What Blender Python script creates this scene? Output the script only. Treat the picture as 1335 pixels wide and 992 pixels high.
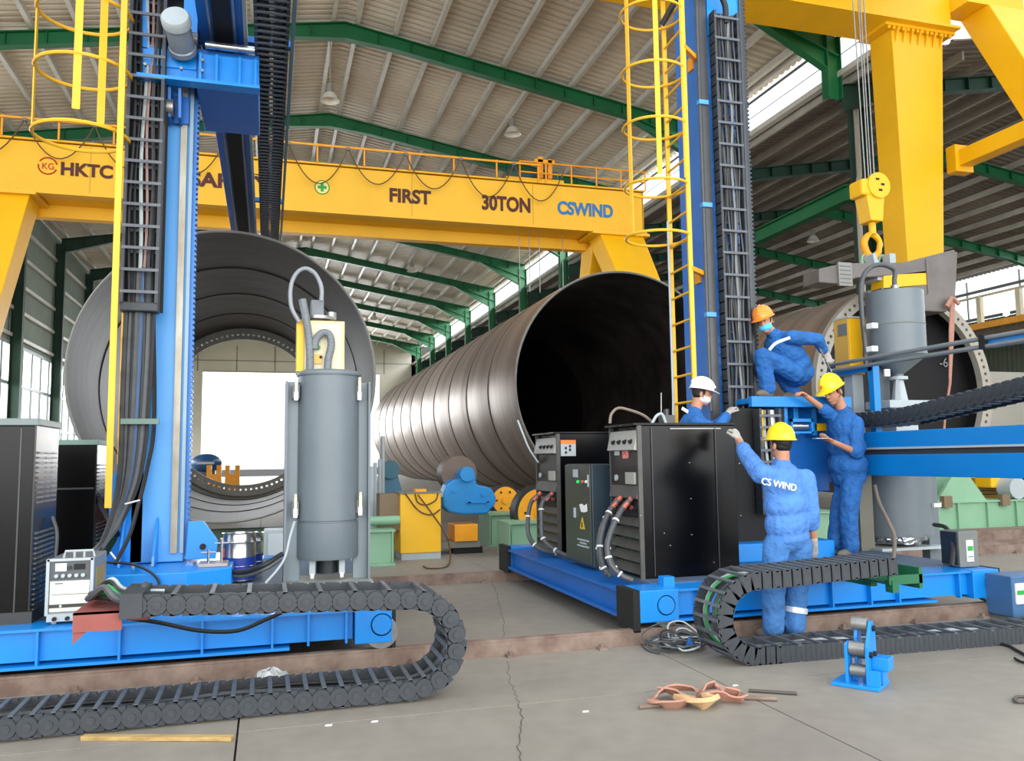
import bpy, bmesh, math, random
from mathutils import Vector, Matrix, Quaternion, Euler
import numpy as np
random.seed(7)
PI=math.pi; sin=math.sin; cos=math.cos
D=bpy.data; SC=bpy.context.scene; COL=SC.collection
for o in list(D.objects): D.objects.remove(o)

# ---------------------------------------------------------------- camera
FPX,PITCH,YAW,ROLL=1083.0,.09459,.28608,-.01284
_F=Vector((sin(YAW)*cos(PITCH),cos(YAW)*cos(PITCH),sin(PITCH))); _R=Vector((cos(YAW),-sin(YAW),0)); _U=_R.cross(_F)
_R,_U=_R*cos(ROLL)+_U*sin(ROLL),-_R*sin(ROLL)+_U*cos(ROLL)
CAM=Vector((0,0,1.5))
cd=D.cameras.new('camera'); cd.sensor_fit='HORIZONTAL'; cd.sensor_width=36; cd.lens=36*FPX/1335; cd.clip_end=600; cd.clip_start=.05
cam=D.objects.new('camera',cd); COL.objects.link(cam); SC.camera=cam
m=Matrix((_R,_U,-_F)).transposed().to_4x4(); m.translation=CAM; cam.matrix_world=m
def at(x,y,X=None,Y=None,Z=None):
    d=_F*FPX+_R*(x-667.5)-_U*(y-496)
    t=(X-CAM.x)/d.x if X is not None else (Y-CAM.y)/d.y if Y is not None else (Z-CAM.z)/d.z
    return CAM+d*t

# ---------------------------------------------------------------- light
vs=SC.view_settings; vs.view_transform='Standard'; vs.look='None'; vs.gamma=1; vs.use_curve_mapping=False; vs.exposure=EXPO=0.5
w=D.worlds.new('sky'); SC.world=w; w.use_nodes=True
bg=w.node_tree.nodes['Background']; bg.inputs[0].default_value=(.86,.93,1,1); bg.inputs[1].default_value=1.4
def area(name,loc,rot,sx,sy,power,col=(1,1,1)):
    l=D.lights.new(name,'AREA'); l.shape='RECTANGLE'; l.size=sx; l.size_y=sy; l.energy=power; l.color=col
    o=D.objects.new(name,l); o.location=loc; o.rotation_euler=rot; COL.objects.link(o); return o
# added fill behind the camera, then daylight: the open end door, the two clerestories
area('fill_behind_camera',(2,-9,5.5),(math.radians(99),0,0),30,9,3200,(1,.97,.93))
area('daylight_end_door',(2.2,96,6),(math.radians(-90),0,0),24,10,9000,(.95,.98,1))
area('daylight_clerestory',(17.8,53,14.6),(0,math.radians(78),0),2.2,62,8500,(.97,.99,1))
area('daylight_far_clerestory',(44,45,12),(0,math.radians(85),0),2.5,60,4500,(.97,.99,1))
area('daylight_left_windows',(-16,48,5.5),(0,math.radians(-90),0),5,40,6000,(.97,.99,1))

# ---------------------------------------------------------------- materials
def lin(c):
    if isinstance(c,str):
        c=tuple(int(c[i:i+2],16)/255 for i in (0,2,4))
        c=tuple(x/12.92 if x<=.04045 else ((x+.055)/1.055)**2.4 for x in c)
    return c
MC={}
def mat(name,col,rough=.5,metal=0,var=.12,scale=3,bump=0,col2=None,stretch=None,bscale=None,coat=0,emit=0,spec=None,lo=.35,hi=.7):
    if name in MC: return MC[name]
    M=D.materials.new(name); M.use_nodes=True; n=M.node_tree.nodes; L=M.node_tree.links; b=n['Principled BSDF']
    c=lin(col); c2=lin(col2) if col2 else tuple(x*(1-var) for x in c)
    b.inputs['Roughness'].default_value=rough; b.inputs['Metallic'].default_value=metal
    if spec is not None: b.inputs['Specular IOR Level'].default_value=spec
    if coat: b.inputs['Coat Weight'].default_value=coat; b.inputs['Coat Roughness'].default_value=.15
    if emit:
        b.inputs['Emission Color'].default_value=(*c,1); b.inputs['Emission Strength'].default_value=emit
    if var or col2:
        tc=n.new('ShaderNodeTexCoord'); mp=n.new('ShaderNodeMapping'); no=n.new('ShaderNodeTexNoise'); rp=n.new('ShaderNodeValToRGB')
        no.inputs['Scale'].default_value=scale; no.inputs['Detail'].default_value=6; no.inputs['Roughness'].default_value=.6
        if stretch: mp.inputs['Scale'].default_value=stretch
        rp.color_ramp.elements[0].position=lo; rp.color_ramp.elements[1].position=hi
        rp.color_ramp.elements[0].color=(*c2,1); rp.color_ramp.elements[1].color=(*c,1)
        L.new(tc.outputs['Object'],mp.inputs[0]); L.new(mp.outputs[0],no.inputs[0]); L.new(no.outputs[0],rp.inputs[0]); L.new(rp.outputs[0],b.inputs['Base Color'])
        if bump:
            bp=n.new('ShaderNodeBump'); bp.inputs['Strength'].default_value=bump; bp.inputs['Distance'].default_value=.02 if bump<1 else .035
            if bscale:
                n2=n.new('ShaderNodeTexNoise'); n2.inputs['Scale'].default_value=bscale; L.new(mp.outputs[0],n2.inputs[0]); L.new(n2.outputs[0],bp.inputs['Height'])
            else: L.new(no.outputs[0],bp.inputs['Height'])
            L.new(bp.outputs[0],b.inputs['Normal'])
    else: b.inputs['Base Color'].default_value=(*c,1)
    MC[name]=M; return M
BLUE=mat('blue_paint','0686dc',.38,var=.12,scale=2.2,coat=.2)
DBLUE=mat('deep_blue_paint','0a62b4',.42,var=.15,scale=2)
COLB=mat('column_blue_paint','4a9ade',.42,var=.12,scale=1.2,stretch=(1,1,.3))
GBLUE=mat('gearbox_blue_paint','1480c0',.45,var=.15,scale=3)
BOOMB=mat('boom_blue_paint','067cc8',.38,var=.1,scale=1.5)
GREYST=mat('bare_steel','9a9a96',.38,.7,var=.3,scale=6)
CHROME=mat('chrome_steel','c8c8c8',.22,.95,var=.15,scale=8)
BLACKC=mat('black_cabinet_paint','030304',.24,var=.4,scale=1.5,spec=.22)
DARKC=mat('charcoal_cabinet_paint','23282b',.3,var=.2,scale=2)
CHAINB=mat('black_nylon_chain','33383d',.55,var=.3,scale=9)
CHAINL=mat('grey_nylon_crossbar','5a5f65',.5,var=.2,scale=9)
YEL=mat('yellow_paint','f2b705',.45,var=.1,scale=.8)
YEL2=mat('ladder_yellow_paint','eeb422',.5,var=.12,scale=4)
ORA=mat('orange_paint','f2a000',.5,var=.15,scale=5)
GRN=mat('green_steel_paint','0b6b3c',.55,var=.25,scale=.7)
DGRN=mat('dark_green_steel_paint','123c2a',.6,var=.3,scale=.7)
MINT=mat('mint_green_paint','86b08e',.55,var=.18,scale=1.5)
GREYP=mat('grey_tank_paint','687176',.45,var=.12,scale=2.5)
LGREY=mat('light_grey_paint','a9b2b4',.5,var=.1,scale=4)
RUB=mat('black_rubber','1b1c1e',.55,var=.3,scale=12)
HOSE=mat('grey_hose_rubber','4b4e50',.5,var=.25,scale=12)
WHITE=mat('white_plastic','e9e9e4',.5,var=.05)
RED=mat('red_plastic','c0342a',.5,var=.15,scale=8)
RUSTR=mat('rusty_rail_steel','8f7d70',.75,.1,col2='6b564b',scale=5,bump=.25)
ROOF=mat('corrugated_roof_metal','ddd2bf',.55,0,col2='bdb2a0',scale=.22,stretch=(1,.25,1))
ROOFD=mat('corrugated_annex_roof_metal','8b8073',.6,0,col2='6a6056',scale=.3)
PURL=mat('galvanised_purlin','d6d3c9',.45,.1,var=.15,scale=2)
PURLD=mat('dull_purlin','b5afa2',.5,.2,var=.2,scale=2)
WALLM=mat('pale_green_wall_sheet','97a396',.6,var=.18,scale=.5)
CREAM=mat('cream_wall_sheet','d8d2c2',.7,var=.08,scale=.4)
STEELO=mat('rolled_steel_outside','b0a096',.42,.62,col2='85766b',scale=.9,stretch=(.3,2.2,.3),bump=.04,lo=.3,hi=.62)
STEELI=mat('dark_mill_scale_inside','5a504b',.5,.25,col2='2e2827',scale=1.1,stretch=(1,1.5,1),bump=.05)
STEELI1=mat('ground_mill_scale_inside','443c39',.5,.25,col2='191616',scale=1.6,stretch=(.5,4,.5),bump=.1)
BLKI=mat('shaded_black_inside','0c0c10',.7,var=.4,scale=2)  # deep shade inside the tubes, put into the colour
FLG=mat('flange_primer_grey','8f8c84',.5,.3,var=.2,scale=3)
YOKE=mat('grey_cast_lifting_steel','77706b',.55,.2,var=.25,scale=2,bump=.1)
SKIN=mat('skin','b98162',.55,var=.12,scale=8)
HAIR=mat('black_hair','0d0b0a',.6,var=.3,scale=30)
CLOTH=mat('royal_blue_work_cloth','1d63aa',.8,var=.3,scale=5,bump=1,bscale=11)
CLOTH2=mat('faded_blue_work_cloth','4f84cc',.85,var=.22,scale=5,bump=1,bscale=11)
TROUS=mat('pale_blue_trouser_cloth','3f76b4',.85,var=.2,scale=5,bump=1,bscale=11)
REFL=mat('silver_reflective_tape','cfd6dd',.35,.2,var=.05)
GLOVE=mat('grey_cotton_glove','a6a199',.9,var=.15,scale=20)
HYEL=mat('yellow_helmet_plastic','f4cf10',.3,var=.04)
HORA=mat('orange_helmet_plastic','ee8a28',.3,var=.04)
HWHI=mat('white_helmet_plastic','e6e7e4',.3,var=.04)
MASKW=mat('white_mask_fabric','dfe6ea',.85,var=.05)
MASKB=mat('light_blue_mask_fabric','59c3e8',.85,var=.05)
SHOE=mat('dusty_dark_shoe_leather','6a655a',.75,var=.3,scale=10)
TAN=mat('tan_webbing','cfa97a',.85,var=.2,scale=15)
PINK=mat('orange_lifting_webbing','b48470',.85,var=.25,scale=14)
WOOD=mat('pale_wood','b99b62',.75,col2='8c7040',scale=6,stretch=(.3,4,4))
PLAS=mat('clear_crumpled_plastic','b9bcbc',.25,var=.2,scale=20,bump=.8,bscale=14)
FOIL=mat('crumpled_foil','d4d6d8',.2,.9,var=.3,scale=14,bump=1,bscale=10)
MAROON=mat('maroon_print','4a1208',.6,var=0)
PBLUE=mat('blue_print','1f6fb0',.6,var=0)
PGREEN=mat('green_print','1f9a3c',.6,var=0)
PRED=mat('red_print','b03018',.6,var=0)
BLK=mat('matt_black','070707',.7,var=0)
LAMPM=mat('lamp_reflector_white','e6e2d8',.4,var=.03)
LIT=mat('lit_lamp_glass','fff2d0',.4,var=0,emit=14)
TAPE=mat('white_cable_tie','dcdcd8',.5,var=0)
CGRN=mat('green_cable_sheath','2f8f4e',.5,var=.1)
CREAMP=mat('cream_panel_paint','d9cfae',.5,var=.06)
REDOX=mat('red_oxide_primer','8e4a42',.65,var=.15,scale=6)
MASKG=mat('window_frame_grey','6e746f',.6,var=.1)

def floor_mat():
    M=D.materials.new('worn_concrete'); M.use_nodes=True; n=M.node_tree.nodes; L=M.node_tree.links; b=n['Principled BSDF']
    tc=n.new('ShaderNodeTexCoord'); geo=n.new('ShaderNodeNewGeometry')
    a=n.new('ShaderNodeTexNoise'); a.inputs['Scale'].default_value=.45; a.inputs['Detail'].default_value=8; a.inputs['Roughness'].default_value=.62
    c=n.new('ShaderNodeTexNoise'); c.inputs['Scale'].default_value=7; c.inputs['Detail'].default_value=8
    r=n.new('ShaderNodeValToRGB'); e=r.color_ramp.elements; e[0].position=.3; e[1].position=.68; e[0].color=(*lin('6c645a'),1); e[1].color=(*lin('877f72'),1)
    mx=n.new('ShaderNodeMix'); mx.data_type='RGBA'; mx.blend_type='MULTIPLY'; mx.inputs[0].default_value=.35
    L.new(geo.outputs['Position'],a.inputs[0]); L.new(geo.outputs['Position'],c.inputs[0]); L.new(a.outputs[0],r.inputs[0]); L.new(r.outputs[0],mx.inputs[6]); L.new(c.outputs[0],mx.inputs[7]); 
    g=n.new('ShaderNodeGamma'); g.inputs[1].default_value=.8; L.new(mx.outputs[2],g.inputs[0]); L.new(g.outputs[0],b.inputs['Base Color'])
    rr=n.new('ShaderNodeMapRange'); rr.inputs[3].default_value=.45; rr.inputs[4].default_value=.8; L.new(a.outputs[0],rr.inputs[0]); L.new(rr.outputs[0],b.inputs['Roughness'])
    bp=n.new('ShaderNodeBump'); bp.inputs['Strength'].default_value=.12; bp.inputs['Distance'].default_value=.01; L.new(c.outputs[0],bp.inputs['Height']); L.new(bp.outputs[0],b.inputs['Normal'])
    return M
CONC=floor_mat()

# ---------------------------------------------------------------- mesh kit
V=lambda *a: Vector(a)
def frame(d):
    d=d.normalized(); a=V(0,0,1) if abs(d.z)<.95 else V(1,0,0)
    u=a.cross(d).normalized(); return u,d.cross(u).normalized()
class MB:
    def __init__(s): s.v=[]; s.f=[]; s.sm=[]
    def add(s,vs,fs,sm=False):
        k=len(s.v); s.v+= [Vector(x) for x in vs]; s.f+= [tuple(i+k for i in f) for f in fs]; s.sm+=[sm]*len(fs); return s
    def box(s,x0,x1,y0,y1,z0,z1,M=None):
        vs=[V(x,y,z) for z in (z0,z1) for y in (y0,y1) for x in (x0,x1)]
        if M is not None: vs=[M@v for v in vs]
        return s.add(vs,[(0,2,3,1),(4,5,7,6),(0,1,5,4),(2,6,7,3),(0,4,6,2),(1,3,7,5)])
    def cyl(s,a,b,r,n=12,r2=None,cap=True,sm=True):
        a=Vector(a); b=Vector(b); r2=r if r2 is None else r2; u,v=frame(b-a)
        vs=[a+(u*cos(t)+v*sin(t))*r for t in [2*PI*i/n for i in range(n)]]+[b+(u*cos(t)+v*sin(t))*r2 for t in [2*PI*i/n for i in range(n)]]
        s.add(vs,[(i,(i+1)%n,n+(i+1)%n,n+i) for i in range(n)],sm)
        if cap: s.add(vs,[tuple(range(n-1,-1,-1)),tuple(range(n,2*n))])
        return s
    def tube(s,pts,r,n=6,closed=False):
        pts=[Vector(p) for p in pts]; m=len(pts); rings=[]; pu=None
        for i,p in enumerate(pts):
            if closed: d=pts[(i+1)%m]-pts[i-1]
            else: d=pts[min(i+1,m-1)]-pts[max(i-1,0)]
            if d.length<1e-6: d=V(0,0,1)
            d.normalize()
            if pu is None: u,v=frame(d)
            else:
                u=(pu-d*pu.dot(d)); u=u.normalized() if u.length>1e-4 else frame(d)[0]; v=d.cross(u)
            pu=u; rr=r(i/(m-1)) if callable(r) else r
            rings.append([p+(u*cos(t)+v*sin(t))*rr for t in [2*PI*k/n for k in range(n)]])
        vs=[x for q in rings for x in q]; fs=[]
        for i in range(m if closed else m-1):
            j=(i+1)%m
            for k in range(n): fs.append((i*n+k,i*n+(k+1)%n,j*n+(k+1)%n,j*n+k))
        s.add(vs,fs,True)
        if not closed: s.add(rings[0],[tuple(range(n-1,-1,-1))]); s.add(rings[-1],[tuple(range(n))])
        return s
    def lathe(s,prof,o,ax=(0,0,1),n=32,sm=True):   # prof: (radius, height)
        o=Vector(o); ax=Vector(ax).normalized(); u,v=frame(ax); vs=[]
        for r,h in prof: vs+= [o+ax*h+(u*cos(t)+v*sin(t))*max(r,1e-4) for t in [2*PI*i/n for i in range(n)]]
        fs=[(i*n+k,i*n+(k+1)%n,(i+1)*n+(k+1)%n,(i+1)*n+k) for i in range(len(prof)-1) for k in range(n)]
        return s.add(vs,fs,sm)
    def prism(s,poly,ext):
        poly=[Vector(p) for p in poly]; e=Vector(ext); n=len(poly)
        nrm=V(0,0,0)
        for i in range(n): nrm+=poly[i].cross(poly[(i+1)%n])
        if nrm.dot(e)>0: poly=poly[::-1]
        s.add(poly+[p+e for p in poly],[tuple(range(n)),tuple(range(2*n-1,n-1,-1))]+[((i+1)%n,i,n+i,n+(i+1)%n) for i in range(n)]); return s
    def sph(s,c,r,nu=12,nv=8,M=None,sc=(1,1,1)):
        c=Vector(c); vs=[];fs=[]
        for j in range(nv+1):
            ph=PI*j/nv
            for i in range(nu):
                t=2*PI*i/nu; p=V(r*sin(ph)*cos(t)*sc[0],r*sin(ph)*sin(t)*sc[1],r*cos(ph)*sc[2])
                vs.append(c+(M@p if M is not None else p))
        for j in range(nv):
            for i in range(nu): fs.append((j*nu+i,(j+1)*nu+i,(j+1)*nu+(i+1)%nu,j*nu+(i+1)%nu))
        return s.add(vs,fs,True)
    def bar(s,a,b,w,h,up=(0,0,1)):     # rectangular bar from a to b
        a=Vector(a); b=Vector(b); d=(b-a).normalized(); up=Vector(up)
        if abs(d.dot(up))>.98: up=V(0,1,0)
        u=d.cross(up).normalized(); v=u.cross(d)
        vs=[p+u*i*w/2+v*j*h/2 for p in (a,b) for i,j in ((-1,-1),(1,-1),(1,1),(-1,1))]
        return s.add(vs,[(0,1,2,3),(7,6,5,4),(0,4,5,1),(1,5,6,2),(2,6,7,3),(3,7,4,0)])
    def ibeam(s,a,b,w,h,t=.03,up=(0,0,1)):
        a=Vector(a); b=Vector(b); d=(b-a).normalized(); up=Vector(up)
        u=d.cross(up).normalized(); v=u.cross(d)
        s.bar(a,b,t*.6,h,up); s.bar(a+v*(h/2-t/2),b+v*(h/2-t/2),w,t,up); s.bar(a-v*(h/2-t/2),b-v*(h/2-t/2),w,t,up); return s
MINV={}
def weld(me):
    bm=bmesh.new(); bm.from_mesh(me); bmesh.ops.remove_doubles(bm,verts=bm.verts,dist=1e-5); bmesh.ops.recalc_face_normals(bm,faces=bm.faces); bm.to_mesh(me); bm.free()
def mesh(name,mb,mt,inv=None,fix=True):
    me=D.meshes.new(name); vs=[tuple(inv@v) for v in mb.v] if inv is not None else [tuple(v) for v in mb.v]
    me.from_pydata(vs,[],mb.f); me.polygons.foreach_set('use_smooth',mb.sm); me.update()
    me.materials.append(mt)
    if fix: 
        bm=bmesh.new(); bm.from_mesh(me); bmesh.ops.recalc_face_normals(bm,faces=bm.faces); bm.to_mesh(me); bm.free()
    if any(mb.sm): me.set_sharp_from_angle(angle=.75)
    return me
def part(name,mb,mt,parent,label=None,bev=0,fix=True,kind=None):
    inv=MINV.get(parent.name) if parent else None
    me=mesh(name,mb,mt,inv,fix); o=D.objects.new(name,me); COL.objects.link(o)
    if parent: o.parent=parent; MINV[o.name]=inv
    if label: o['label']=label
    if kind: o['kind']=kind
    if bev:
        b=o.modifiers.new('bevel','BEVEL'); b.width=bev; b.segments=2; b.limit_method='ANGLE'; b.angle_limit=.7
    return o
def thing(name,label,cat,loc=(0,0,0),rz=0,group=None):
    o=D.objects.new(name,None); COL.objects.link(o); o.empty_display_size=.1
    M=Matrix.Translation(Vector(loc))@Matrix.Rotation(rz,4,'Z'); o.location=loc; o.rotation_euler=(0,0,rz)
    MINV[o.name]=M.inverted(); o['label']=label; o['category']=cat
    if group: o['group']=group
    return o
def solo(name,mb,mt,label,cat,group=None,bev=0,kind=None):
    o=part(name,mb,mt,None,label,bev); o['category']=cat
    # origin at base centre
    bb=[Vector(c) for c in o.bound_box]; c=sum(bb,Vector())/8; c.z=min(b.z for b in bb)
    o.data.transform(Matrix.Translation(-c)); o.location=c
    if group: o['group']=group
    if kind: o['kind']=kind
    return o
def struct(name,mb,mt,fix=True,bev=0):
    o=part(name,mb,mt,None,fix=fix,bev=bev); o['kind']='structure'; return o
def dup(o,name=None,parent=None,mw=None):     # copy one object (sharing its mesh)
    c=o.copy(); COL.objects.link(c)
    if parent is not None: c.parent=parent
    return c
def copy_tree(o,parent=None):
    c=o.copy(); COL.objects.link(c)
    if parent is not None: c.parent=parent
    for ch in o.children: copy_tree(ch,c)
    return c
def place(me,name,parent,M,label=None):       # instance of a mesh at world matrix M under parent
    o=D.objects.new(name,me); COL.objects.link(o); o.parent=parent
    o.matrix_local=(MINV[parent.name] if parent.name in MINV and MINV[parent.name] is not None else Matrix())@M
    if label: o['label']=label
    return o
def catmull(P,n=8,closed=False):
    P=[Vector(p) for p in P]; out=[]; m=len(P)
    for i in range(m if closed else m-1):
        p0=P[i-1] if (i>0 or closed) else P[0]*2-P[1]; p1=P[i]; p2=P[(i+1)%m]; p3=P[(i+2)%m] if (closed or i+2<m) else P[-1]*2-P[-2]
        for k in range(n):
            t=k/n; out.append(.5*((2*p1)+(p2-p0)*t+(2*p0-5*p1+4*p2-p3)*t*t+(3*p1-p0-3*p2+p3)*t**3))
    if not closed: out.append(P[-1])
    return out
def text(parent,s,loc,height,mt,name='lettering',rot=(PI/2,0,0),depth=.004,label=None,width=None,bold=.012):
    cu=D.curves.new(name,'FONT'); cu.body=s; cu.size=height/.7; cu.extrude=depth; cu.offset=bold*height; cu.align_x='LEFT'
    o=D.objects.new(name,cu); COL.objects.link(o); bpy.context.view_layer.update()
    me=D.meshes.new_from_object(o.evaluated_get(bpy.context.evaluated_depsgraph_get())); D.objects.remove(o); D.curves.remove(cu)
    me.materials.clear(); me.materials.append(mt); me.name=name
    if width:
        xs=[v.co.x for v in me.vertices]; k=width/(max(xs)-min(xs)); me.transform(Matrix.Diagonal((k,1,1,1)))
    M=Matrix.Translation(Vector(loc))@Euler(rot).to_matrix().to_4x4()
    me.transform((MINV[parent.name]@M) if parent and MINV.get(parent.name) is not None else M)
    o=D.objects.new(name,me); COL.objects.link(o); o.parent=parent
    if label: o['label']=label
    return o
# ================================================================ SETTING
XR,ZR,XE,XL,ZE=2.2,15.8,15.0,-10.6,13.62
FY=[18.7+7.3*i for i in range(10)]; Y0,Y1=11.4,90.
# floor: a base bed with real slabs (grooves between) near the camera
mb=MB(); mb.box(-40,60,-12,200,-.3,-.03); fl=struct('floor',mb,mat('joint_dirt','3d3832',.9,var=.2))
xs=[-14,-9.5,-4.9,-.14-.0,2.92,5.98+2.2,12.5,17,23,30,40]; ys=[-6,-1.5,2.2,5.05,10.6,14.8,19,25,32,40,50,62,76,95]
xs=[-16,-11,-5.6,-.14,2.92,8.3,13.4,19,26,34,44]
for i in range(len(xs)-1):
    for j in range(len(ys)-1):
        g=.006; dz=random.uniform(-.002,.002)
        b=MB().box(xs[i]+g,xs[i+1]-g,ys[j]+g,ys[j+1]-g,-.1,dz); part('concrete_slab',b,CONC,fl,bev=0)
b=MB(); # cracks as shallow dark grooves filled
crk=[at(x,y,Z=.001) for x,y in ((641,757),(648,775),(651,790),(655,803),(657,818),(655,831))]
crk2=[at(x,y,Z=.001) for x,y in ((662,862),(664,885),(672,905),(678,925),(681,945),(677,965),(679,992),(685,1040))]
for c in (crk,crk2):
    c=[p+V(random.uniform(-.012,.012),random.uniform(-.012,.012),0) for p in catmull(c,6)]
    b.tube([V(p.x,p.y,-.001) for p in c],.0045,4)
part('crack',b,mat('crack_dirt','5a544c',.9,var=.1),fl)

# corrugated roof sheets, real folds
def corr(mb,xa,za,xb,zb,y0,y1,per=.3,d=.075,t=.0):
    n=int((y1-y0)/per); ys_=[]
    for i in range(n):
        y=y0+i*per; ys_+=[(y,0),(y+per*.18,d),(y+per*.32,d),(y+per*.5,0)]
    ys_.append((y0+n*per,0)); vs=[]
    for y,h in ys_: vs+=[V(xa,y,za+h),V(xb,y,zb+h)]
    mb.add(vs,[(2*i,2*i+1,2*i+3,2*i+2) for i in range(len(ys_)-1)])
def corrz(mb,x,z0,z1,y0,y1,per=.3,d=.05):
    n=int((y1-y0)/per); vs=[];q=[]
    for i in range(n):
        y=y0+i*per; q+=[(y,0),(y+per*.2,d),(y+per*.35,d),(y+per*.5,0)]
    for y,h in q: vs+=[V(x+h,y,z0),V(x+h,y,z1)]
    mb.add(vs,[(2*i,2*i+1,2*i+3,2*i+2) for i in range(len(q)-1)])
mb=MB(); corr(mb,XR,ZR,XE+.5,ZE-.08,Y0,Y1); corr(mb,XR,ZR,XL-.3,ZE-.05,Y0,Y1)
ceil=struct('ceiling',mb,ROOF,fix=False)
def zr(x): return ZR-(ZR-ZE)*abs(x-XR)/(XE-XR)
for sgn in (1,-1):
    for k in range(11):
        x=XR+sgn*(.35+k*1.22); b=MB(); z=zr(x)-.13
        b.bar((x,Y0,z),(x,Y1,z),.07,.2); b.bar((x+.04*sgn,Y0,z-.09),(x+.04*sgn,Y1,z-.09),.12,.025)
        part('purlin',b,PURL,ceil)
# rafters: straight tapered I sections, deeper near the eaves
def rafter(y,xa,za,xb,zb,d0,d1,mt,w=.28,parent=None,hx=.8):
    b=MB(); t=.03; N=[(0,d0*1.25),(.12,d0),(hx,d0),(1,d1)]
    P=[(xa+(xb-xa)*u,za+(zb-za)*u,d) for u,d in N]
    for i in range(3):
        (x0,z0,e0),(x1,z1,e1)=P[i],P[i+1]
        b.add([V(x0,y-.008,z0),V(x1,y-.008,z1),V(x1,y-.008,z1-e1),V(x0,y-.008,z0-e0),V(x0,y+.008,z0),V(x1,y+.008,z1),V(x1,y+.008,z1-e1),V(x0,y+.008,z0-e0)],[(0,1,2,3),(7,6,5,4),(0,4,5,1),(3,2,6,7)])
        b.bar((x0,y,z0),(x1,y,z1),w,t); b.bar((x0,y,z0-e0),(x1,y,z1-e1),w,t)
    for i in range(1,12):
        u=i/12; x=xa+(xb-xa)*u; z=za+(zb-za)*u; b.box(x-.01,x+.01,y-w/2,y+w/2,z-d0,z)
    return part('rafter',b,mt,parent)
for y in FY:
    rafter(y,XR,ZR-.26,XE,ZE-.26,.42,.85,GRN,parent=ceil); rafter(y,XR,ZR-.26,XL,ZE-.26,.42,.75,DGRN if y>40 else GRN,parent=ceil)
# sag rods along ridge, far lower annex roof
mb=MB(); XA,ZA,XB,ZB,XC,ZC=15.15,11.98,25.5,13.75,39.5,11.75
YA=17.4; zm=ZA+(ZB-ZA)*(17.2-XA)/(XB-XA); corr(mb,XA,ZA,17.2,zm,YA,Y1); corr(mb,17.2,zm,XB,ZB,16.8,Y1); corr(mb,XB,ZB,XC,ZC,16.8,Y1)
cl2=struct('ceiling.001',mb,ROOFD,fix=False)
def za2(x): return ZA+(ZB-ZA)*(x-XA)/(XB-XA) if x<XB else ZB+(ZC-ZB)*(x-XB)/(XC-XB)
x=XA+.25
while x<XC:
    z=za2(x)-.14; b=MB(); b.bar((x,YA,z),(x,Y1,z),.08,.24); part('purlin',b,PURLD,cl2); x+=1.35
for y in FY:
    rafter(y,XB,ZB-.28,XA,ZA-.28,.4,.7,DGRN,parent=cl2); rafter(y,XB,ZB-.28,XC,ZC-.28,.4,.7,DGRN if y<22 else GRN,parent=cl2)
# clerestory between the two roofs (open, with rails) and its posts
Y0,Y0_=17.4,Y0
mb=MB(); mb.bar((XE+.1,Y0,ZE-.13),(XE+.1,Y1,ZE-.13),.12,.2); mb.bar((XE+.12,Y0,12.02),(XE+.12,Y1,12.02),.2,.16); struct('trim_1',mb,PURL)
mb=MB(); mb.bar((XE+.15,Y0,13.12),(XE+.15,Y1,13.12),.05,.07); mb.bar((XE+.15,Y0,12.6),(XE+.15,Y1,12.6),.02,.02); struct('trim_2',mb,MASKG)
ordn=['nearest','second','third','fourth','fifth','sixth','seventh','eighth','ninth','farthest']
for i,y in enumerate(FY):
    t=thing('roof_post','green steel post under the roof edge at the bright clerestory, %s from the camera'%ordn[i],'post',(XE-.15,y,11.3),group='green posts along the clerestory')
    b=MB().ibeam((XE-.15,y,11.3 if i<1 else 0.0),(XE-.15,y,ZE-.5),.3,.45,.03,up=(1,0,0)); part('shaft',b,GRN,t)
    b=MB().prism([(XE-.35,y-.02,ZE-.6),(XE-2.9,y-.02,ZE-.14),(XE-.35,y-.02,ZE-1.5)],(0,.04,0)); b.bar((XE-2.9,y,ZE-.2),(XE-.35,y,ZE-1.5),.25,.03) ; part('haunch_plate',b,GRN,t)
    if i: b=MB().box(XE-.45,XE+.1,y-.3,y+.3,7.6,7.75); b.box(XE-.3,XE,y-.3,y+.3,0,.03); part('base_plate',b,GRN,t)
# longitudinal jack girder and gutter brackets beside the annex
b=MB().ibeam(at(985,310,X=15.6),at(1108,251,X=15.6),.3,.45,.03); solo('jack_girder',b,GRN,'green steel girder rising to the right behind the hook block','girder')
p=at(1132,385,Y=19.2); q=at(1120,85,Y=19.2)
t=thing('steel_column','dark green roof column standing behind the hook block and its ropes','column',(p.x,19.2,0))
b=MB().ibeam((p.x,19.2,0),(p.x,19.2,12.0),.34,.5,.03,up=(1,0,0)); part('shaft',b,DGRN,t)
b=MB().tube([(p.x-.33,19.0,0),(p.x-.33,19.0,9),(p.x-.25,19.0,9.3),(p.x-.25,19.0,12)],.07,8); part('downpipe',b,PURLD,t,'grey rainwater pipe')
# left wall: girts, columns, windows
mb=MB(); corrz(mb,XL-.35,6.9,ZE,30,Y1); wl=struct('wall_left',mb,WALLM,fix=False)
for z in (7.2,8.4,9.6,10.9,12.2): part('girt',MB().bar((XL-.22,30,z),(XL-.22,Y1,z),.12,.16),PURL,wl)
mb=MB(); corrz(mb,XL-.35,0,1.3,30,Y1); part('plinth_sheet',mb,WALLM,wl,fix=False)
t=D.objects.new('window_1',None); COL.objects.link(t); t['kind']='structure'; t.location=(XL-.3,40,1.3); MINV[t.name]=Matrix.Translation(t.location).inverted()
for z in (1.35,3.3,5.1,6.85): part('window_rail',MB().bar((XL-.3,30,z),(XL-.3,Y1,z),.1,.14),LGREY,t)
y=30.
while y<Y1: part('mullion',MB().bar((XL-.3,y,1.3),(XL-.3,y,6.9),.07,.09),MASKG,t); y+=1.6
GLASS=mat('bright_translucent_pane','e8efe8',.3,var=0)
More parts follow.
